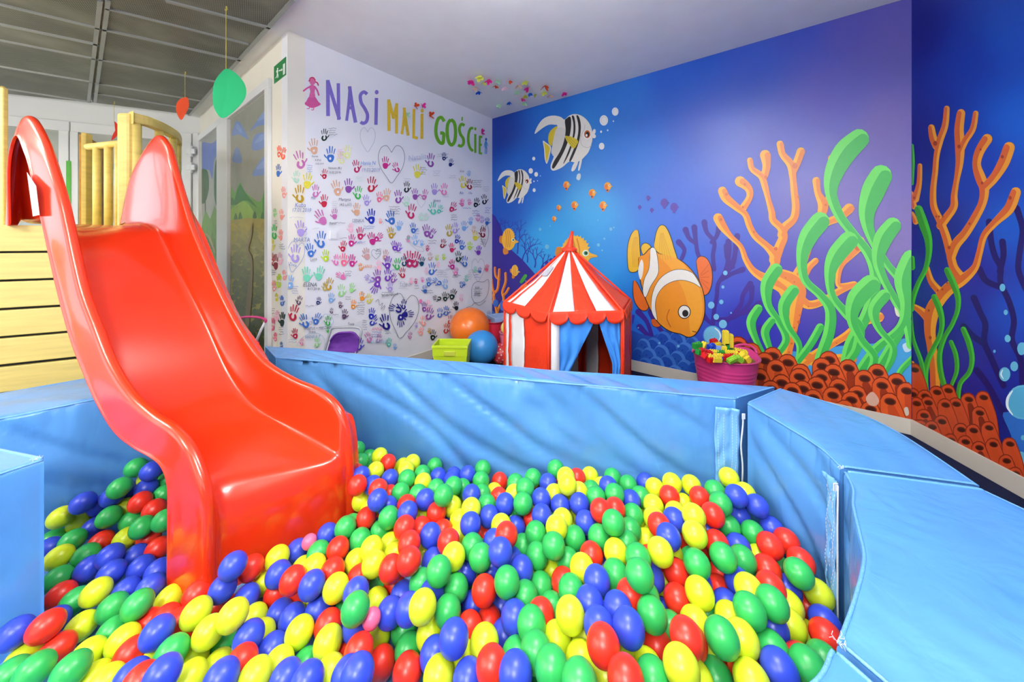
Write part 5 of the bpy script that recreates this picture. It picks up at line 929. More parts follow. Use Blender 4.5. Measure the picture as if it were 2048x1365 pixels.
C6b = [(38,108,'G'),(55,175,'G'),(160,143,'Y'),(204,180,'R'),(137,223,'Y'),(337,180,'Y'),(300,220,'Y'),(30,235,'R'),(60,250,'B'),(40,300,'R'),(120,300,'B'),(218,265,'B'),(310,268,'G'),(390,240,'G'),(390,285,'Y'),(152,322,'R'),(75,330,'B'),(477,255,'B'),(552,275,'B'),(635,245,'B'),(716,213,'G'),(712,280,'G'),(808,280,'R'),(465,320,'G'),(272,343,'G'),(365,350,'G'),(408,380,'B'),(505,355,'G'),(605,315,'G'),(560,315,'G'),(660,355,'B'),(715,350,'G'),(775,335,'Y'),(805,365,'R'),(60,385,'Y'),(150,380,'B'),(205,415,'B'),(215,350,'R'),(305,410,'R'),(92,435,'Y'),(90,490,'R'),(210,475,'G'),(310,450,'B'),(385,465,'Y'),(467,452,'R'),(553,412,'Y'),(655,430,'Y'),(155,545,'G'),(57,595,'G'),(15,510,'G'),(295,530,'R'),(385,535,'R'),(525,490,'B'),(585,490,'Y'),(505,545,'R'),(650,515,'B'),(437,580,'B'),(590,570,'Y'),(320,617,'R'),(215,620,'Y'),(110,655,'Y'),(240,675,'Y'),(530,610,'R'),(400,665,'Y'),(735,570,'R'),(755,467,'B'),(735,405,'G'),(835,405,'B'),(870,462,'G'),(815,520,'Y'),(895,290,'G'),(948,320,'G'),(990,262,'G'),(1070,290,'B'),(885,355,'Y'),(935,398,'G'),(1030,375,'B'),(990,487,'R'),(1035,465,'B'),(895,530,'B'),(845,570,'R'),(1112,213,'G'),(1170,260,'Y'),(1180,308,'Y'),(1228,262,'R'),(1303,252,'Y'),(1245,340,'Y'),(1105,350,'Y'),(1137,408,'B'),(1243,400,'B'),(1310,325,'G'),(1330,365,'G'),(1390,310,'B'),(1417,260,'G'),(1355,300,'Y'),(1425,352,'G'),(1500,300,'G'),(1525,390,'B'),(1600,285,'B'),(1635,320,'Y'),(1570,355,'G'),(1350,440,'R'),(1445,440,'R'),(1530,460,'G'),(1640,410,'Y'),(1425,505,'G'),(1265,495,'B'),(1150,490,'Y'),(1117,530,'Y'),(1005,565,'G'),(780,605,'B'),(935,630,'G'),(813,660,'B'),(1100,628,'G'),(1010,685,'G'),(1215,590,'G'),(1343,580,'G'),(1505,530,'G'),(1490,605,'G'),(660,630,'G'),(705,690,'G'),(560,690,'Y'),(450,700,'B'),(317,710,'R'),(220,750,'R'),(130,725,'Y'),(35,710,'Y'),(50,795,'R'),(480,765,'G'),(625,775,'B'),(762,770,'B'),(930,760,'B'),(870,710,'B'),(1095,760,'Y'),(1180,705,'G'),(1305,680,'R'),(1253,750,'Y'),(1445,670,'Y'),(1435,775,'G'),(1340,820,'B'),(1560,695,'G'),(1565,790,'G'),(1620,700,'R'),(1600,600,'Y'),(1675,660,'Y'),(130,840,'G'),(245,845,'R'),(345,795,'L'),(385,830,'G'),(285,895,'B'),(572,855,'G'),(725,870,'R'),(848,825,'G'),(1030,840,'G'),(945,900,'G'),(1150,825,'R'),(1195,868,'G'),(1095,945,'G'),(1295,935,'B'),(30,880,'B'),(140,935,'Y'),(215,990,'B'),(320,970,'B'),(392,957,'Y'),(528,983,'G'),(440,890,'B'),(670,950,'B'),(820,955,'B'),(1035,1010,'R'),(980,1060,'G'),(900,1020,'B'),(1197,1005,'Y'),(1380,950,'Y'),(1450,970,'B'),(1510,890,'R'),(1600,900,'G'),(1630,995,'G'),(1630,800,'B'),(1345,1060,'B'),(110,1030,'P'),(30,970,'G'),(35,1075,'B'),(145,1125,'Y'),(292,1085,'G'),(430,1110,'Y'),(645,1075,'R'),(560,1130,'B'),(750,1040,'R'),(835,1115,'B'),(725,1155,'Y'),(1120,1130,'Y'),(1265,1135,'Y'),(1500,1070,'B'),(1370,1170,'R'),(1005,1200,'G'),(900,1215,'G'),(1455,1205,'Y'),(1245,1245,'Y'),(40,1200,'R'),(170,1265,'R'),(315,1190,'G'),(455,1220,'B'),(610,1240,'Y'),(765,1280,'R'),(895,1320,'B'),(310,1310,'R'),(480,1330,'Y'),(640,1350,'B'),(40,1325,'B'),(1090,1290,'G'),(1380,1325,'Y'),(1240,1370,'G'),(1605,1290,'Y'),(1660,1170,'R'),(1740,1070,'G'),(1790,1285,'Y'),(1640,1350,'G'),(1490,1350,'R'),(1820,1130,'R'),(1770,920,'R'),(1768,780,'R'),(1740,290,'Y'),(1725,360,'R'),(1845,300,'Y'),(1800,400,'Y'),(1760,450,'Y'),(1755,490,'B'),(1845,455,'Y'),(1677,525,'R'),(1640,480,'Y'),(1788,590,'R'),(1850,530,'Y'),(1720,580,'B'),(1850,710,'G'),(1730,660,'Y')]
C4b = [(170,472,'Y'),(108,530,'G'),(42,560,'R'),(135,585,'G'),(203,553,'B'),(240,540,'Y'),(293,597,'B'),(100,635,'R'),(215,640,'B'),(15,640,'Y'),(75,700,'B'),(170,685,'G'),(358,690,'B'),(275,715,'G'),(20,720,'Y'),(348,772,'R'),(422,750,'R'),(212,775,'B'),(115,757,'R'),(35,800,'R'),(145,820,'G'),(235,835,'G'),(302,822,'Y'),(333,868,'R'),(485,840,'R'),(30,850,'G'),(475,890,'G'),(395,870,'G'),(130,900,'R'),(212,925,'B'),(265,900,'G'),(355,955,'R'),(425,960,'B'),(35,925,'B'),(560,980,'Y'),(265,970,'Y'),(130,960,'R'),(40,980,'Y'),(350,1020,'G'),(160,1030,'B'),(510,1035,'R'),(430,1030,'Y'),(70,1065,'G'),(265,1060,'G'),(355,1115,'B'),(435,1110,'Y'),(175,1090,'Y'),(515,1165,'Y'),(595,1110,'B'),(140,1170,'G'),(230,1175,'Y'),(595,1170,'R'),(365,1225,'G'),(450,1220,'G'),(20,1110,'Y'),(5,1190,'R'),(75,1260,'Y'),(390,1310,'B'),(240,1315,'R'),(115,1350,'G'),(490,1280,'R'),(515,1300,'G'),(585,1270,'G'),(270,1360,'Y'),(25,1350,'Y')]
BL_ = [(x/4.014, 720+y/4.014, c) for x, y, c in C3b]+[(x/2.926, 1000+y/2.926, c) for x, y, c in C5b]+[(700+x/2.703, 860+y/2.703, c) for x, y, c in C6b]+[(1380+x/2.184, 740+y/2.184, c) for x, y, c in C4b]
ZS = [(1458,956,.272),(1115,937,.24),(965,939,.19),(825,927,.20),(720,900,.22),(1238,1306,.25),(939,1258,.165),(885,1224,.155),(763,1328,.07),(600,1268,.045),(92,1255,.05),(460,1132,.085),(692,1054,.135),(1532,1137,.21),(1616,1273,.18),(199,973,.12),(122,1035,.08),(280,930,.18),(1140,1330,.23),(300,1300,.05),(1480,1340,.2),(1000,1100,.19),(1250,1120,.24)]
ZA = np.array(ZS)
def zsurf(x, y): d = ((ZA[:, 0]-x)**2+(ZA[:, 1]-y)**2+900)**-1.3; return float((ZA[:, 2]*d).sum()/d.sum())
pit = [(-2.35, .80), (-1.385, 1.80), (-1.36, 1.94), (.94, 1.44), (.98, 1.25), (.985, 1.10), (.955, .985), (.86, .865), (.74, .72), (.655, .652), (.53, .57), (.0, .47), (-.6, .41), (-1.2, .30), (-1.93, .19), (-1.4375, 1.046), (-1.70, 1.10), (-1.95, .95)]
pit_in = [(-2.2, .96), (-1.385, 1.80), (-1.36, 1.94), (.94, 1.44), (.98, 1.25), (.985, 1.10), (.955, .985), (.86, .865), (.74, .72), (.655, .652), (.53, .57), (.0, .48), (-.6, .42), (-1.2, .30), (-1.9, .19)]
def segs(poly): return [(np.array(poly[i]), np.array(poly[(i+1) % len(poly)])) for i in range(len(poly))]
WALLS = [s for s in segs(pit_in)[:-1]]+[(np.array((-1.93, .19)), np.array((-1.4375, 1.046))), (np.array((-1.4375, 1.046)), np.array((-1.70, 1.10)))]
LF, RF = np.array((-.988+.02, 1.12)), np.array((-.682, 1.46))
pts = []; px_ = []
for x, y, c in BL_:
    zz = max(BR_+.021, zsurf(x, y)); u, v = uv(x, y); Y = (zz-HC)/v; pts.append((u*Y, Y, zz)); px_.append((u, v))
X = np.array(pts); U = np.array([(u, 1, v) for u, v in px_]); U /= np.linalg.norm(U, axis=1)[:, None]; cam0 = np.array((0, 0, HC)); NV = len(X)
RAD = np.array([BR_*(.66 if c == 'P' else (.85 if c == 'L' else 1)) for _, _, c in BL_])
pxa = np.array([b[0] for b in BL_])
def collide(X, RAD, w=.5):
    d = X[None]-X[:, None]; L = np.sqrt((d**2).sum(2))+1e-9; m = (RAD[None]+RAD[:, None])*.985-L; np.fill_diagonal(m, 0); m = np.maximum(m, 0); return -(d/L[:, :, None]*(m*w)[:, :, None]).sum(1)
def walls(X, RAD, pa=None):
    for a, b in WALLS:
        e = b-a; l = np.linalg.norm(e); e = e/l; nn = np.array((-e[1], e[0])); s = (X[:, :2]-a)@e; q = (X[:, :2]-a)@nn
        near = (s > -.03) & (s < l+.03) & (np.abs(q) < .12)
        inside = np.sign(((np.array((-.2, 1.0)) if b[0] > -1.39 or a[1] > 1 or b[1] > 1.2 else np.array((-1.0, .9)))-a)@nn)
        pen = RAD+.004-q*inside; mk = near & (pen > 0); X[mk, :2] += (nn*inside)[None]*pen[mk][:, None]
    if pa is not None:
        e = RF-LF; l = np.linalg.norm(e); e = e/l; nn = np.array((e[1], -e[0])); s = (X[:, :2]-LF)@e; q = (X[:, :2]-LF)@nn
        mk = (pa > 425) & (s > -.02) & (s < l+.02) & (q < RAD+.006) & (q > -.35); X[mk, :2] += nn[None]*((RAD+.006-q)[mk])[:, None]
    X[:, 2] = np.maximum(X[:, 2], RAD+.0205); return X
for it in range(160):
    X = X+collide(X, RAD)
    X = walls(X, RAD, pxa)
    t_ = ((X-cam0)*U).sum(1); Xr = cam0+t_[:, None]*U; w = .45 if it < 120 else .15; X = X*(1-w)+Xr*w; X[:, 2] = np.maximum(X[:, 2], RAD+.0205)
for it in range(12): X = X+collide(X, RAD)*.9; X = walls(X, RAD, pxa)
# balls lying underneath
rs = np.random.RandomState(3); FILL = []
from mathutils.geometry import intersect_point_tri_2d
def inpoly(p, P):
    c = False; j = len(P)-1
    for i in range(len(P)):
        if (P[i][1] > p[1]) != (P[j][1] > p[1]) and p[0] < (P[j][0]-P[i][0])*(p[1]-P[i][1])/(P[j][1]-P[i][1])+P[i][0]: c = not c
        j = i
    return c
lay = 0; z = .0585
while z < .22:
    yy = .40; r = 0
    while yy < 1.95:
        xx = -2.3+(.0385 if (r+lay) % 2 else 0)
        while xx < 1.0:
            p = np.array((xx+rs.uniform(-.006, .006), yy+rs.uniform(-.006, .006)+(lay % 2)*.022, z+rs.uniform(0, .006)))
            if inpoly(p, pit_in) and inpoly(p, pit):
                pxx, pyy = CX+F*p[0]/p[1], HY-F*(p[2]-HC)/p[1]; d = X-p; L = np.sqrt((d**2).sum(1))
                lim = zsurf(min(max(pxx, 60), 1640), min(max(pyy, 900), 1365))
                if L.min() > BR_*1.93 and p[2] < lim-.045 and not (pxx > 425 and False): FILL.append(p)
            xx += .0765
        yy += .0665; r += 1
    z += .0625; lay += 1
def okf(p):
    e = RF-LF; l = np.linalg.norm(e); e = e/l; nn = np.array((e[1], -e[0])); s = (p[:2]-LF)@e; q = (p[:2]-LF)@nn
    for a, b in WALLS:
        E = b-a; ll = np.linalg.norm(E); E = E/ll; s2 = (p[:2]-a)@E; q2 = (p[:2]-a)@np.array((-E[1], E[0]))
        if -.02 < s2 < ll+.02 and abs(q2) < BR_: return False
    if -.03 < s < l+.03 and abs(q) < BR_+.01: return False
    s3 = (p[:2]-np.array((PL.x, PL.y)))@np.array((DL.x, DL.y)); return True
FILL = [p for p in FILL if okf(p)]
RGBC = {'G': (52, 178, 86), 'B': (54, 76, 206), 'R': (236, 50, 32), 'Y': (218, 234, 42), 'P': (246, 110, 150), 'L': (120, 180, 232)}
CN = {'G': 'green', 'B': 'blue', 'R': 'red', 'Y': 'yellow', 'P': 'small pink', 'L': 'pale blue'}
BMAT = {k: mat('%s_ball_plastic' % CN[k].replace(' ', '_'), v, .34, .5, bump=.02, bscale=60, var=.03, vscale=14) for k, v in RGBC.items()}
def ballmesh(c, r):
    bm = bmesh.new(); bmesh.ops.create_uvsphere(bm, u_segments=40, v_segments=24, radius=r)
    for v in bm.verts:                                # moulding seam round the equator
        if abs(v.co.z) < r*.02: v.co *= 1.006
    me = bpy.data.meshes.new('ball_pit_ball'); bm.to_mesh(me); bm.free(); me.materials.append(BMAT[c]); me.polygons.foreach_set('use_smooth', [True]*len(me.polygons)); return me
BM_ = {c: ballmesh(c, BR_*(.66 if c == 'P' else (.85 if c == 'L' else 1))) for c in RGBC}
dist = np.sqrt(((X-cam0)**2).sum(1)); order = np.argsort(dist); keep = set(order[:300].tolist())|{i for i, b in enumerate(BL_) if b[2] in 'PL'}
keep = set(sorted(keep, key=lambda i: (BL_[i][2] not in 'PL', dist[i]))[:300])
PX = np.array([(CX+F*p[0]/p[1], HY-F*(p[2]-HC)/p[1]) for p in X]); RP = F*BR_/X[:, 1]
def zone(x, y):
    if x < 345: return 'left of the slide' if y > 1100 else 'under the slide flank'
    if x < 440: return 'below the slide foot'
    if y < 1010 and x > 1340: return 'by the zip flap'
    if x < 715 and y < 1180: return 'against the slide end'
    if y < 1000: return 'along the back pad'
    if x > 1500: return 'along the curved pad'
    if y > 1270: return 'at the front edge'
    return 'mid pit, left' if x < 900 else ('mid pit, centre' if x < 1200 else 'mid pit, right')
def nb(i):
    out = []
    for nm, (dx, dy) in (('above', (0, -1)), ('right', (1, 0)), ('below', (0, 1)), ('left', (-1, 0))):
        best = None
        for j in range(NV):
            if j == i: continue
            v = PX[j]-PX[i]; L = np.hypot(*v); c_ = (v[0]*dx+v[1]*dy)/(L+1e-9)
            if L < RP[i]*3.6 and c_ > .72 and (best is None or L < best[0]): best = (L, j)
        out.append((nm, CN[BL_[best[1]][2]].split()[-1] if best else 'none'))
    return out
labels = {}; cand = {}
for i in keep:
    z = zone(*PX[i]); n_ = nb(i); cand[i] = '%s pit ball %s, %s' % (CN[BL_[i][2]], z, ', '.join('%s %s' % (c, k) for k, c in n_ if c != 'none'))
from collections import defaultdict
dup = defaultdict(list)
for i in keep: dup[cand[i]].append(i)
for s, L_ in dup.items():
    if len(L_) == 2:
        a, b = sorted(L_, key=lambda i: PX[i][1]); 
        if abs(PX[a][1]-PX[b][1]) > 40: labels[a] = s+', upper'; labels[b] = s+', lower'
        else:
            a, b = sorted(L_, key=lambda i: PX[i][0]); labels[a] = s+', leftward'; labels[b] = s+', rightward'
    elif len(L_) > 2:
        for k, i in enumerate(sorted(L_, key=lambda i: PX[i][1])): labels[i] = s+', %s' % ('topmost', 'second-topmost', 'third-topmost', 'fourth-topmost', 'fifth-topmost', 'sixth-topmost')[min(k, 5)]
    else: labels[L_[0]] = s
rr_ = random.Random(2); STF = []
for i in range(NV):
    if i in keep:
        o = bpy.data.objects.new('pit_ball', BM_[BL_[i][2]]); C.objects.link(o); o.location = tuple(float(a) for a in X[i]); o.rotation_euler = (rr_.uniform(0, 6), rr_.uniform(0, 6), rr_.uniform(0, 6))
        lb = labels[i].split(); tag(o, ' '.join(lb[:16]), 'ball', 'plastic balls in the ball pit')
    else: STF.append((X[i], BL_[i][2]))
for p in FILL: STF.append((p, rr_.choice('GGBBRYYY')))
ks = list('GBRY'); vs = []; fs_ = []; mi = []; sv, sf = [], []
bm = bmesh.new(); bmesh.ops.create_uvsphere(bm, u_segments=28, v_segments=16, radius=BR_); sv = [v.co.copy() for v in bm.verts]; sf = [[v.index for v in f_.verts] for f_ in bm.faces]; bm.free()
for p, c in STF:
    b0 = len(vs); vs += [(v.x+float(p[0]), v.y+float(p[1]), v.z+float(p[2])) for v in sv]; fs_ += [[b0+i for i in f_] for f_ in sf]; mi += [ks.index(c)]*len(sf)
me = bpy.data.meshes.new('pit_balls_beneath'); me.from_pydata(vs, [], fs_)
for c in ks: me.materials.append(BMAT[c])
me.polygons.foreach_set('material_index', mi); me.polygons.foreach_set('use_smooth', [True]*len(fs_)); me.update()
o = bpy.data.objects.new('pit_balls', me); C.objects.link(o); tag(o, 'the farther and deeper coloured plastic balls filling the rest of the ball pit', 'balls', None, 'stuff')

# ---------------------------------------------------------------- striped play tent
m_tent = mat('tent_fabric_attr', None, .45, .4, attr=True, bump=.35, bscale=18, var=.02, detail=4)
RED, WHT, BLU = (232, 58, 26), (236, 234, 236), (66, 142, 226)
tc_ = Vector((.44, 2.65)); TR = .50; ZE = .775; ZT = 1.175
t = thing('play_tent', 'red and white striped circus play tent with blue door curtains', 'tent', (tc_.x, tc_.y, 0))
ang = [math.radians(a) for a in (-174, -114, -54, 6, 66, 126)]
VT = [tc_+Vector((cos(a), sin(a)))*TR for a in ang]
STR = {0: [(0, .05, RED), (.05, .12, WHT), (.12, .18, RED), (.18, .49, WHT), (.49, 1, RED)], 1: [(0, .05, RED), (.05, .34, WHT), (.34, .64, RED), (.64, .9, WHT), (.9, 1, RED)]}
DEF = [(0, .08, RED), (.08, .34, WHT), (.34, .64, RED), (.64, .92, WHT), (.92, 1, RED)]
ap = Vector((tc_.x+.005, tc_.y, ZT)); roof = MB(); wall = MB(); inner = MB()
def wrink(P, nrm, s, a=.008): return P+nrm*(a*noise.noise(P*s)+a*.5*noise.noise(P*s*2.7))
for k in range(6):
    a, b = VT[k], VT[(k+1) % 6]; mid = ((a+b)/2-tc_).normalized(); nrm = Vector((mid.x, mid.y, .5)).normalized(); wn = Vector((mid.x, mid.y, 0))
    for f0, f1, c in STR.get(k, DEF if k != 2 else [(0, 1, RED)]):
        roof.col(*c); n1 = max(2, int((f1-f0)*22)); rows = []
        for i in range(n1+1):
            q = a.lerp(b, f0+(f1-f0)*i/n1); r = []
            for j in range(25):
                w = j/24; P = Vector((q.x, q.y, ZE)).lerp(Vector((ap.x+(q.x-ap.x)*.05, ap.y+(q.y-ap.y)*.05, ZT)), w); P.z -= .035*sin(pi*w)*.6; r.append(wrink(P, nrm, 7, .006*min(1, w*6)*min(1, (1-w)*4)))
            rows.append(r)
        roof.grid(rows)
        if k == 1: continue
        wall.col(*c); rows = []
        for i in range(n1+1):
            q = a.lerp(b, f0+(f1-f0)*i/n1); rows.append([wrink(Vector((q.x, q.y, ZE*j/24)), wn, 8, .009*min(1, j/3)*min(1, (24-j)/3)) for j in range(25)])
        wall.grid(rows)
    if k == 1:
        for f0, f1, c in ((0, .03, RED), (.03, .14, WHT), (.965, 1, RED)):
            wall.col(*c); q0, q1 = a.lerp(b, f0), a.lerp(b, f1); wall.grid([[(q.x, q.y, ZE*j/24) for j in range(25)] for q in (q0, q1)])
obj('roof', roof, m_tent, t, smooth=True, solid=.002); obj('side_walls', wall, m_tent, t, smooth=True, solid=.002)
# poles under the corner seams
for k in range(6):
    v = VT[k]; mb = MB(); mb.col(*RED); mb.tube([(v.x, v.y, .0), (v.x, v.y, ZE), (ap.x+(v.x-ap.x)*.05, ap.y+(v.y-ap.y)*.05, ZT)], .009, 8); obj('corner_seam', mb, m_tent, t, smooth=True)
# scalloped valance
NS = {0: 3, 1: 4}
mb = MB(); mb.col(*RED)
for k in range(6):
    a, b = VT[k], VT[(k+1) % 6]; mid = ((a+b)/2-tc_).normalized(); ns = NS.get(k, 4); m = ns*14; rows = []
    for i in range(m+1):
        q = a.lerp(b, i/m)+mid*.006; ph = (i % 14)/14 if i < m else 0; dz = .030+.055*sqrt(max(0, 1-(2*ph-1)**2)); r = []
        for j in range(5): P = Vector((q.x+mid.x*.012*j/4, q.y+mid.y*.012*j/4, ZE+.008-dz*j/4)); r.append(P)
        rows.append(r)
    mb.grid(rows)
obj('valance', mb, m_tent, t, smooth=True, solid=.003)
mb = MB(); mb.col(*RED); mb.tube([(ap.x, ap.y, ZT-.01), (ap.x+.005, ap.y, ZT+.03), (ap.x+.012, ap.y, ZT+.07), (ap.x+.025, ap.y, ZT+.14)], .02, 14, rr=[.055, .028, .018, .011]); mb.lathe([(.058, -.012), (.062, 0), (.055, .012), (.03, .02)], (ap.x, ap.y, ZT-.003), 24); obj('top_cap', mb, m_tent, t, smooth=True)
mb = MB(); q = VT[0].lerp(VT[1], .36); p0 = [Vector((VT[0].lerp(VT[1], f).x, VT[0].lerp(VT[1], f).y, ZE)).lerp(ap, w)+Vector((-.22, -.38, .3))*.02 for f, w in ((.2, .50), (.46, .50), (.46, .66), (.2, .66))]; mb.poly(p0); obj('vent_patch', mb, mat('vent_mesh', (176, 178, 190), .6), t, solid=.002)
# curtains
a, b = VT[1], VT[2]; mid = ((a+b)/2-tc_).normalized()
def curtain(top0, top1, prof, seed):
    rows = []; m = 40
    for i in range(m+1):
        w = i/m; r = []
        for j in range(31):
            s_ = j/30
            z = ZE-.02-(ZE-.03)*j/30; lo, hi = prof(j/30); f = lo+(hi-lo)*w; q = a.lerp(b, f)
            fold = .008*sin(w*15+s_*5*(1 if seed == 1 else -1)+seed+5*noise.noise(Vector((j*.12, seed, 0))))*(.35+.65*j/30)+.008*noise.noise(Vector((w*4, j*.2, seed)))
            r.append((q.x-mid.x*(.012)+mid.x*fold, q.y-mid.y*.012+mid.y*fold, z))
        rows.append(r)
    mb = MB(); mb.col(*BLU); mb.grid(rows); obj('door_curtain', mb, m_tent, t, smooth=True, solid=.0015)
curtain(0, 0, lambda s: (.12, max(.2, .66-.75*s)), 1)
curtain(0, 0, lambda s: (min(.86, .64+.50*s), .965), 4)
# ---------------------------------------------------------------- exercise balls, crate, bins
def rball(name, c, r, label, col, rough=.25, cat='exercise ball'):
    mb = MB(); mb.sphere((0, 0, 0), r, 64, 40); m = mat(name+'_'+str(col[0])+'_rubber', col, rough, .5, bump=.05, bscale=40, var=.03)
    o = obj(name, mb, m, smooth=True); o.location = c; tag(o, label, cat); return o
o = rball('exercise_ball', (-.454, 3.66, .305), .215, 'large glossy orange exercise ball behind the blue one', (236, 116, 32), .25); o.rotation_euler = (.3, .2, 0)
o = rball('exercise_ball', (-.300, 3.34, .196), .163, 'medium blue exercise ball in front of the orange one', (52, 138, 208), .35); o.rotation_euler = (.9, .4, 0)
t = thing('polka_dot_ball', 'small red ball with white polka dots beside the striped tent', 'ball', (-.105, 3.42, .106))
mb = MB(); mb.sphere((-.105, 3.42, .106), .104, 40, 24); obj('ball_body', mb, mat('red_rubber', (214, 60, 66), .35, var=.02), t, smooth=True)
mb = MB(); rng = random.Random(7)
for i in range(90):
    zz = 1-2*(i+.5)/90; ph = i*2.39996; d = Vector((sqrt(1-zz*zz)*cos(ph), sqrt(1-zz*zz)*sin(ph), zz)); u_ = d.orthogonal().normalized(); v_ = d.cross(u_); c0 = Vector((-.105, 3.42, .106))
    mb.poly([c0+(d*.1045+(u_*cos(k*pi/5)+v_*sin(k*pi/5))*.0075) for k in range(10)])
obj('white_dots', mb, mat('white_dot', (240, 230, 230), .4), t)
def crate(name, label, cx, cy, w, d, h, col, rot=0, cat='crate', holes=True):
    t = thing(name, label, cat, (cx, cy, 0)); m = mat(name+'_plastic_%d' % col[0], col, .35, .5, bump=.03, bscale=20, var=.02)
    from mathutils import Matrix
    R = Matrix.Rotation(rot, 3, 'Z'); O = (cx, cy, 0); th = .006; tp = .012
    mb = MB(); hw, hd = w/2, d/2
    def ring(z, e): return [R @ Vector(p)+Vector(O) for p in ((-hw-e, -hd-e, z), (hw+e, -hd-e, z), (hw+e, hd+e, z), (-hw-e, hd+e, z))]
    rr = [ring(0.003, -tp*1.6), ring(h*.72, -tp*.3), ring(h*.72, .0), ring(h, .004), ring(h, -.006), ring(h*.72, -.012), ring(.01, -tp*1.6-.006)]
    idx = mb.grid([[v for v in r] for r in rr], close_v=True); mb.face(idx[0][::-1]); mb.face(idx[-1]); obj('crate_body', mb, m, t, bevel=.002)
    mb = MB()
    for q in (-1, 1): mb.box((-hw-.008, q*hd-.008, h-.022), (hw+.008, q*hd+.008, h+.002), R, O); mb.box((q*hw-.008, -hd, h-.022), (q*hw+.008, hd, h+.002), R, O)
    obj('rim', mb, m, t, bevel=.003)
    for q in (-1, 1):
        mb = MB(); mb.box((-.05, q*(hd+.004)-.006, h*.74), (.05, q*(hd+.004)+.006, h*.86), R, O); obj('handle', mb, mat(name+'_handle', (196, 206, 70) if holes else col, .4), t, bevel=.004)
    return t
crate('storage_crate', 'lime green open plastic crate on the floor left of the blue ball', -.535, 3.05, .30, .21, .33, (196, 222, 44), -.03)
crate('storage_bin', 'pale blue storage bin in the corner left of the tent', -.10, 3.85, .30, .20, .40, (150, 176, 220), .5, 'bin', False)
def bucket(label, c, r0, r1, h, col, name='bucket', cat='bucket'):
    t = thing(name, label, cat, c); mb = MB(); prof = [(r0-.0, 0)]
    for i in range(1, 15): prof.append((r0+(r1-r0)*i/14, h*i/14))
    prof += [(r1+.006, h), (r1+.006, h+.006), (r1-.004, h+.006), (r0-.004, .01)]; mb.lathe(prof, c, 40, cap=True); obj('bucket_body', mb, mat(name+'_plastic_%d' % col[0], col, .35), t, smooth=True); return t
bucket('pink plastic bucket between the orange ball and the tent', (-.02, 3.46, 0), .085, .105, .31, (232, 120, 150)); bucket('crimson bucket behind the blue exercise ball', (-.19, 3.72, 0), .075, .09, .36, (190, 36, 60))
o = rball('small_ball', (-.045, 3.46, .355), .07, 'pale yellow ball lying in the pink bucket', (232, 222, 120), .35, 'ball')
# pink tub full of building blocks
t = thing('flexible_tub', 'pink flexible tub with handles, full of building blocks', 'tub', (1.565, 2.50, 0)); c = (1.565, 2.50, 0)
mpk = mat('pink_tub_plastic', (214, 62, 132), .38, .5, bump=.02)
mb = MB(); H_ = .40; prof = [(.150, 0)]
for i in range(1, 61): zz = H_*i/60; prof.append((.150+.062*i/60+(.0022 if (i % 4) < 2 else 0)*(1 if i < 52 else 0), zz))
prof += [(.222, H_), (.222, H_+.006), (.207, H_+.006), (.148, .012)]
rows = []
for r, z in prof:
    row = []
    for k in range(72): a = 2*pi*k/72; up_ = .028*max(0, cos(2*(a-.35)))**2*(z/H_)**3; row.append((c[0]+r*cos(a), c[1]+r*.92*sin(a), z+up_))
    rows.append(row)
idx = mb.grid(rows, close_v=True); mb.face(idx[0][::-1]); mb.face(idx[-1]); obj('tub_body', mb, mpk, t, smooth=True)
for a0 in (.35, .35+pi):
    mb = MB(); P = []
    for i in range(13): s = -1+2*i/12; a = a0+s*.42; q = .222+.018*(1-s*s); P.append((c[0]+q*cos(a), c[1]+q*.92*sin(a), H_+.02+.030*(1-s*s))); 
    mb.tube(P, .009, 10); obj('handle', mb, mpk, t, smooth=True)
def brick(col, nx, ny, hgt, loc, rot, label, unit=.020):
    t = thing('building_block', label, 'building block', loc, 'building blocks heaped in the pink tub'); t.rotation_euler = rot; m = mat('block_plastic_%d_%d' % (col[0], col[2]), col, .25, .5, bump=.01)
    w, d = nx*unit/2, ny*unit/2; mb = MB(); mb.box((-w, -d, 0), (w, d, hgt)); ob = obj('brick_body', mb, m, None, bevel=.0012); ob.parent = t
    mb = MB()
    for i in range(nx):
        for j in range(ny): mb.lathe([(.0056, 0), (.0056, .0055), (.0052, .006), (.001, .006)], (-w+unit*(i+.5), -d+unit*(j+.5), hgt), 14, cap=True)
    ob = obj('studs', mb, m, None); ob.parent = t; return t
Rr, Yy, Gg, Bb, Lm, Lb = (206, 30, 36), (240, 214, 56), (36, 150, 60), (30, 66, 196), (150, 210, 60), (120, 160, 230)
def pb(px, py, Y): return tuple(at(px, py, Y))
HP = HC
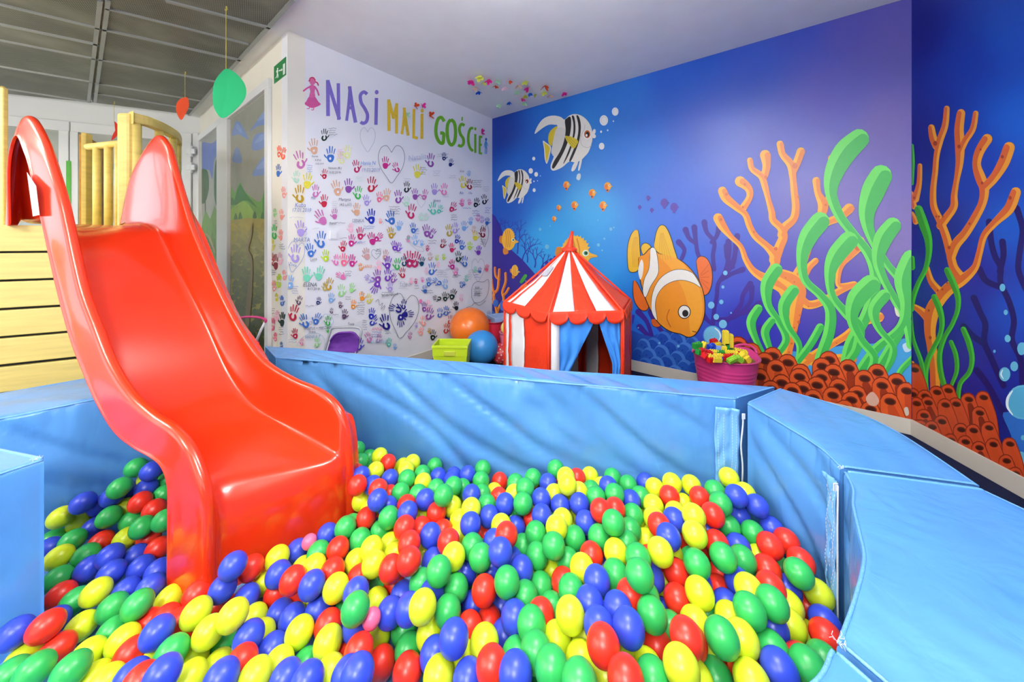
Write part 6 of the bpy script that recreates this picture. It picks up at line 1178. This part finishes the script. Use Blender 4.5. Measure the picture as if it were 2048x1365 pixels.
BK_ = [(Gg, 4, 2, .038, (1394.5, 697, 2.42), (.1, -.1, .3), 'green block heaped at the left rim of the tub'), (Yy, 3, 2, .04, (1407, 696, 2.52), (.2, .35, .6), 'yellow block behind the green block at the tub left'), (Rr, 3, 2, .034, (1427.5, 688, 2.62), (.1, -.15, .2), 'red block on top of the heap, highest red one'),
       (Yy, 4, 2, .03, (1433, 694, 2.60), (0, -.1, .1), 'yellow block just under the topmost red block'), (Bb, 4, 2, .03, (1422, 699, 2.50), (0, .1, .1), 'dark blue block carrying the blue wheel'), (Lb, 4, 1, .03, (1440, 702, 2.46), (0, .05, .02), 'pale blue block in a row right of the blue wheel'),
       (Yy, 2, 1, .032, (1448, 702.5, 2.44), (0, .05, .02), 'small yellow block at the end of the pale blue row'), (Gg, 2, 2, .060, (1452, 703, 2.47), (0, 0, .0), 'green block at the foot of the yellow tower'), (Yy, 2, 2, .10, (1451, 690, 2.47), (0, 0, .0), 'tall yellow block tower, left column'),
       (Gg, 2, 2, .03, (1459.5, 703, 2.49), (0, 0, 0), 'green block under the right column of the yellow tower'), (Yy, 2, 2, .10, (1460, 697, 2.49), (0, 0, .0), 'shorter yellow block tower, right column'), (Rr, 2, 2, .034, (1417, 712, 2.36), (.2, .1, .2), 'red block standing near the left front of the heap'),
       (Yy, 4, 2, .034, (1427, 711, 2.42), (.1, .12, .1), 'yellow block right of the standing red block'), (Gg, 5, 2, .034, (1441, 712, 2.42), (.05, .02, 0), 'green block in the middle row of the heap'), (Yy, 5, 2, .036, (1462, 713, 2.40), (.1, .05, .0), 'long yellow block with studs at the middle right'),
       (Rr, 6, 2, .034, (1455, 720, 2.34), (.1, -.03, .05), 'long dark red block lying in the centre front'), (Gg, 2, 2, .034, (1397, 709, 2.36), (.1, 0, .4), 'green block inside the left rim'), (Rr, 2, 2, .034, (1403, 708, 2.36), (.1, 0, .3), 'red block next to the green one at the left rim'),
       (Rr, 3, 2, .034, (1409, 717, 2.32), (.3, .3, .5), 'red block sunk at the left front of the heap'), (Yy, 4, 2, .026, (1436, 717, 2.33), (.1, .1, .3), 'yellow block on the thin blue block'), (Bb, 4, 2, .018, (1435, 720, 2.32), (.1, .1, .3), 'thin blue block between two yellow blocks'),
       (Yy, 4, 2, .03, (1432, 724, 2.30), (.1, .1, .2), 'yellow block lowest at the centre front rim'), (Lm, 4, 2, .03, (1464, 723, 2.30), (.4, -.35, .2), 'lime green block tilted at the front right'), (Lm, 3, 2, .03, (1475, 722, 2.32), (.3, .6, .2), 'lime green block leaning down to the right'),
       (Yy, 4, 2, .03, (1485, 715, 2.38), (.5, .5, .4), 'yellow block tilted at the right of the heap'), (Yy, 3, 2, .03, (1490, 722, 2.36), (.3, .9, .4), 'yellow block at the right rim by the handle'), (Rr, 2, 2, .034, (1474, 714, 2.40), (0, 0, .4), 'small red block between yellow blocks at the right'),
       (Yy, 2, 2, .034, (1418, 720, 2.31), (.2, .1, .2), 'small yellow block below the standing red block'), (Rr, 2, 2, .034, (1419, 725, 2.30), (.2, .1, .2), 'red block at the front rim under a small yellow one'), (Yy, 5, 2, .03, (1480, 708, 2.48), (.1, .2, -.2), 'yellow block at the back right of the heap')]
for col, nx, ny, h_, (px, py, Y), rot, lb in BK_: brick(col, nx, ny, h_, pb(px, py, Y), rot, lb, .0165)
mb = MB(); p = at(1424.5, 693, 2.46); R3 = .018; rows = []
for i in range(24): a = 2*pi*i/24; rows.append([(p.x+(R3+.008*cos(b))*cos(a), p.y+.008*sin(b), p.z+(R3+.008*cos(b))*sin(a)) for b in [2*pi*k/10 for k in range(10)]])
mb.grid(rows, True, True); mb.tube([(p.x, p.y-.006, p.z), (p.x, p.y+.006, p.z)], .014, 14)
o = obj('toy_wheel', mb, mat('block_plastic_30_196', Bb, .25), keep=tuple(p), smooth=True); tag(o, 'round blue toy wheel lying on the blocks in the tub', 'wheel')
mb = MB(); rows_ = [(1e-4, .0), (.12, 0), (.17, -.01), (.19, -.05), (.19, -.07)]; mb.lathe([(.185, -.14), (.192, -.04), (.19, -.02), (.10, -.0), (.001, .02)], (1.565, 2.50, H_), 30, sy=.92); o = obj('building_blocks', mb, mat('mixed_blocks', (150, 120, 60), .5, var=.5, vscale=60, bump=1, bscale=70), keep=(1.6, 2.5, H_-.1)); tag(o, 'loose building blocks deeper inside the pink tub', 'blocks', None, 'stuff')
# ---------------------------------------------------------------- doll strollers
m_gr = mat('grey_stroller_tube', (150, 152, 158), .35, .5); m_pu = mat('purple_cloth', (98, 46, 140), .7, .3, bump=.5, bscale=24, var=.12); m_pk = mat('pink_plastic', (230, 60, 140), .35); m_wt = mat('white_tube', (232, 230, 234), .35)
t = thing('doll_stroller', 'purple doll stroller with grey tube frame against the handprint wall', 'doll stroller', (-1.22, 2.46, 0))
Y = 2.45
fr_ = [at(x, y, Y-.02*(y-655)/45) for x, y in ((650, 700), (659, 668), (663, 658), (672, 655.5), (712, 655), (721, 659), (722, 668), (712, 702))]; fr_ = [Vector(a) for a in crm([tuple(p) for p in fr_], 4)]
a0 = fr_[0]; b0 = fr_[-1]; mb = MB(); mb.tube([Vector((a0.x-.05, a0.y-.2, .06))]+fr_+[Vector((b0.x+.03, b0.y-.2, .06))], .009, 10); obj('push_frame', mb, m_gr, t, smooth=True)
rows = []
for i in range(17):
    w = i/16; r = []
    for j in range(15):
        v = j/14; xx = 653+(715-653)*w+(6*v*(1-w)*1.4)+v*4*(w); top = 662+16*(2*w-1)**4*1.0+3*(1-w); y = 706-(706-top)*v; P = at(xx, y, Y-.03+.03*sin(pi*w)*sin(pi*min(1, v*1.1))+.006*noise.noise(Vector((w*5, v*5, 0)))); r.append(P)
    rows.append(r)
mb = MB(); mb.grid(rows); obj('seat_cloth', mb, m_pu, t, smooth=True, solid=.006)
mb = MB(); P = [rows[i][14]+Vector((0, -.006, -.006)) for i in range(17)]; mb.tube(P, .006, 8); obj('cloth_hem', mb, m_pu, t, smooth=True)
for x in (-1.33, -1.12):
    for y in (2.28, 2.58):
        mb = MB(); mb.tube([(x-.01, y, .05), (x+.01, y, .05)], .05, 20); obj('wheel', mb, m_gr, t, bevel=.004)
mb = MB(); mb.tube([(-1.33, 2.28, .05), (-1.33, 2.42, .30), (-1.33, 2.58, .05)], .007, 8); mb.tube([(-1.12, 2.28, .05), (-1.12, 2.42, .30), (-1.12, 2.58, .05)], .007, 8); mb.tube([(-1.33, 2.42, .3), (-1.12, 2.42, .3)], .007, 8); obj('lower_frame', mb, m_gr, t, smooth=True)
t = thing('doll_pram', 'pink and white doll pram handle showing beside the painted glass door', 'doll pram', (-1.95, 2.55, 0))
Y = 2.6; q = lambda x, y: at(x, y, Y)
mb = MB(); mb.tube([Vector(a) for a in crm([tuple(at(x, y, Yy_)) for x, y, Yy_ in ((470, 643, 2.75), (480, 636, 2.72), (500, 634, 2.68), (520, 635.5, 2.62), (531, 640, 2.6), (530.5, 645, 2.6))], 5)], .009, 10); obj('handle', mb, m_pk, t, smooth=True)
mb = MB(); mb.tube([q(530.5, 644), q(522, 660), q(512, 684)], .009, 10); obj('handle_tube', mb, m_wt, t, smooth=True)
mb = MB(); mb.tube([q(512, 682), q(509, 690)], .016, 12); mb.tube([q(504, 687), q(517, 687)], .010, 10); obj('hinge_joint', mb, m_pk, t, smooth=True)
mb = MB(); a = q(510, 690); mb.tube([a, (a.x, a.y, .05)], .009, 10); mb.tube([a, (a.x-.18, a.y+.1, .05)], .009, 10); obj('handle_tube', mb, m_wt, t, smooth=True)
for x, y in ((a.x, a.y), (a.x-.18, a.y+.1)): mb = MB(); mb.tube([(x-.01, y, .05), (x+.01, y, .05)], .05, 20); obj('wheel', mb, m_pk, t, bevel=.004)
# ---------------------------------------------------------------- leaf mobiles
m_str = mat('yellow_string', (206, 190, 70), .6); 
def mobile(label, col, X0, Yd, ytop, y0, poly, turn, key):
    top = at(X0, ytop, Yd); t = thing('leaf_mobile', label, 'mobile', (top.x, top.y, min(zg-.014, top.z)))
    a = at(poly[0][0], y0, Yd); zt_ = zg-.013
    mb = MB(); mb.tube([(a.x, a.y, zt_), (a.x, a.y, a.z)], .0016, 6); mb.tube([(a.x-.008, a.y, zt_-.02), (a.x, a.y, zt_-.03), (a.x+.008, a.y, zt_-.02), (a.x+.004, a.y, zt_)], .0018, 6); obj('string', mb, m_str, t)
    mb = MB(); P = [at(x, y, Yd) for x, y in [tuple(q) for q in crm(poly, 4, True)]]; c = sum(P, Vector())/len(P)
    ids = [mb.vert((p.x, p.y+.35*(p.x-c.x)+.05*((p.z-c.z)/.1)**2*.1, p.z)) for p in P]; ci = mb.vert(c); [mb.face((ids[i], ids[(i+1) % len(ids)], ci)) for i in range(len(ids))]
    obj('paper_leaf', mb, mat('paper_%s' % key, col, .7, .2, var=.04), t, solid=.0012)
mobile('orange red paper leaf hanging from the ceiling grate left of the green leaf', (240, 88, 50), 366, 3.05, 141, 196, [(370, 193), (374, 200), (374, 214), (368, 230), (361.5, 240), (356, 226), (356, 210), (361, 199)], 0, 'orange')
mobile('thin curved red paper leaf hanging in front of the wooden tower', (226, 58, 36), 232, 3.7, 205, 245, [(228.5, 243), (235, 251), (237, 262), (232, 273), (224.5, 281), (227, 270), (231, 258)], 0, 'red')
mobile('large green paper leaf hanging above the painted glass door', (44, 178, 112), 452, 2.2, 0, 138, [(452, 136), (468, 145), (482, 165), (483, 190), (468, 215), (445, 236), (434, 222), (432, 200), (434, 170), (443, 147)], 0, 'green')
# ---------------------------------------------------------------- paper butterflies
cB = (900, 130, 7.877)
BC = {'Y': (226, 232, 90), 'M': (222, 40, 142), 'P': (246, 206, 176), 'B': (30, 96, 200), 'G': (176, 230, 176), 'O': (214, 74, 26), 'K': (246, 208, 216), 'V': (178, 180, 50)}
def butterfly(pos, s, yaw, fold, col, key, label, group, up=Vector((0, 0, -1)), body=True):
    t = thing('paper_butterfly', label, 'paper butterfly', pos, group)
    m = mat('butterfly_paper_%s' % key, col, .7, .2, bump=.05); up = Vector(up).normalized(); ax = up.orthogonal().normalized(); sd = up.cross(ax); ca, sa = cos(yaw), sin(yaw); A = ax*ca+sd*sa; B = up.cross(A)
    W_ = [(.0, .06), (.25, .42), (.62, .58), (.86, .46), (.80, .14), (.55, -.04), (.70, -.26), (.58, -.52), (.30, -.50), (.0, -.14)]
    for sg in (1, -1):
        mb = MB(); P = [tuple(q) for q in crm(W_, 3, True)]
        mb.poly([Vector(pos)+up*.006+(B*sg*max(x, 0)*cos(fold)+up*max(x, 0)*sin(fold)+A*y)*s for x, y in P]); obj('wing', mb, m, t, solid=.0008)
    mb = MB(); mb.tube([Vector(pos)+up*.006+A*.30*s, Vector(pos)+up*.006-A*.30*s], .0018, 6); obj('body', mb, m, t)
names = ['large yellow, topmost', 'magenta, leftmost on the ceiling', 'magenta, right of the large yellow one', 'small yellow under the large yellow one', 'peach, beside the leftmost blue', 'leftmost blue', 'mint, right of the upper magenta', 'small orange, below the first mint', 'small orange, upper middle', 'pale pink, in the middle',
 'peach, in the middle beside the magenta', 'yellow, above the middle peach', 'magenta, right of the middle peach', 'mint, just under the middle peach', 'blue, under the right magenta', 'small yellow green, in the lower middle', 'olive, seen edge-on', 'large dark orange, at the right', 'yellow, under the dark orange one', 'peach, close above the mural at the right',
 'magenta, lowest magenta above a mint one', 'blue, in the lowest row', 'mint, just under the lowest magenta', 'pale green, lowest and nearest the handprint wall', 'magenta, alone at the far right']
LB = [(465, 185, 'Y', 1.15), (325, 260, 'M', 1.1), (605, 245, 'M', 1.05), (520, 290, 'Y', .85), (410, 365, 'P', 1.05), (460, 435, 'B', .9), (760, 260, 'G', .85), (710, 345, 'O', .8), (940, 265, 'O', .75), (875, 360, 'K', 1.05), (1080, 335, 'P', 1.1), (1195, 270, 'Y', 1.0), (1230, 375, 'M', 1.1), (1080, 430, 'G', 1.05), (1265, 460, 'B', .75), (1185, 495, 'V', .8), (1355, 478, 'V', .8), (1495, 345, 'O', 1.2), (1480, 440, 'Y', 1.0), (1575, 495, 'P', .95), (1130, 545, 'M', .95), (940, 600, 'B', .9), (1160, 610, 'G', 1.0), (770, 640, 'G', .85), (1805, 450, 'M', .9)]
rng = random.Random(21)
for (x, y, k, s), nm in zip(LB, names):
    p = on_z(900+x/7.877, 130+(y-25)/7.877, HR-.004); butterfly(tuple(p), .054*s, rng.uniform(0, 6.28), rng.uniform(.55, .95), BC[k], k, 'paper butterfly on the ceiling, '+nm, 'paper butterflies on the ceiling')
for x, y, k, s, nm in [(1292, 412, 'O', 1, 'orange paper butterfly on the letter L of the painted heading'), (1355, 412, 'M', 1, 'magenta paper butterfly above the last letter of the yellow word'), (1222, 493, 'G', .8, 'pale green paper butterfly on the yellow letter A'), (1425, 495, 'O', 1.2, 'orange red paper butterfly between the yellow and the green word'), (1885, 645, 'M', 1.2, 'magenta paper butterfly on the last green letter')]:
    p = on_w(540+x/4.452, 120+y/4.452, cC, dW, (nW.x*.004, nW.y*.004)); butterfly(tuple(p), .045*s, rng.uniform(0, 6.28), .7, BC[k], k, nm, 'paper butterflies on the handprint wall', up=(nW.x, nW.y, 0))
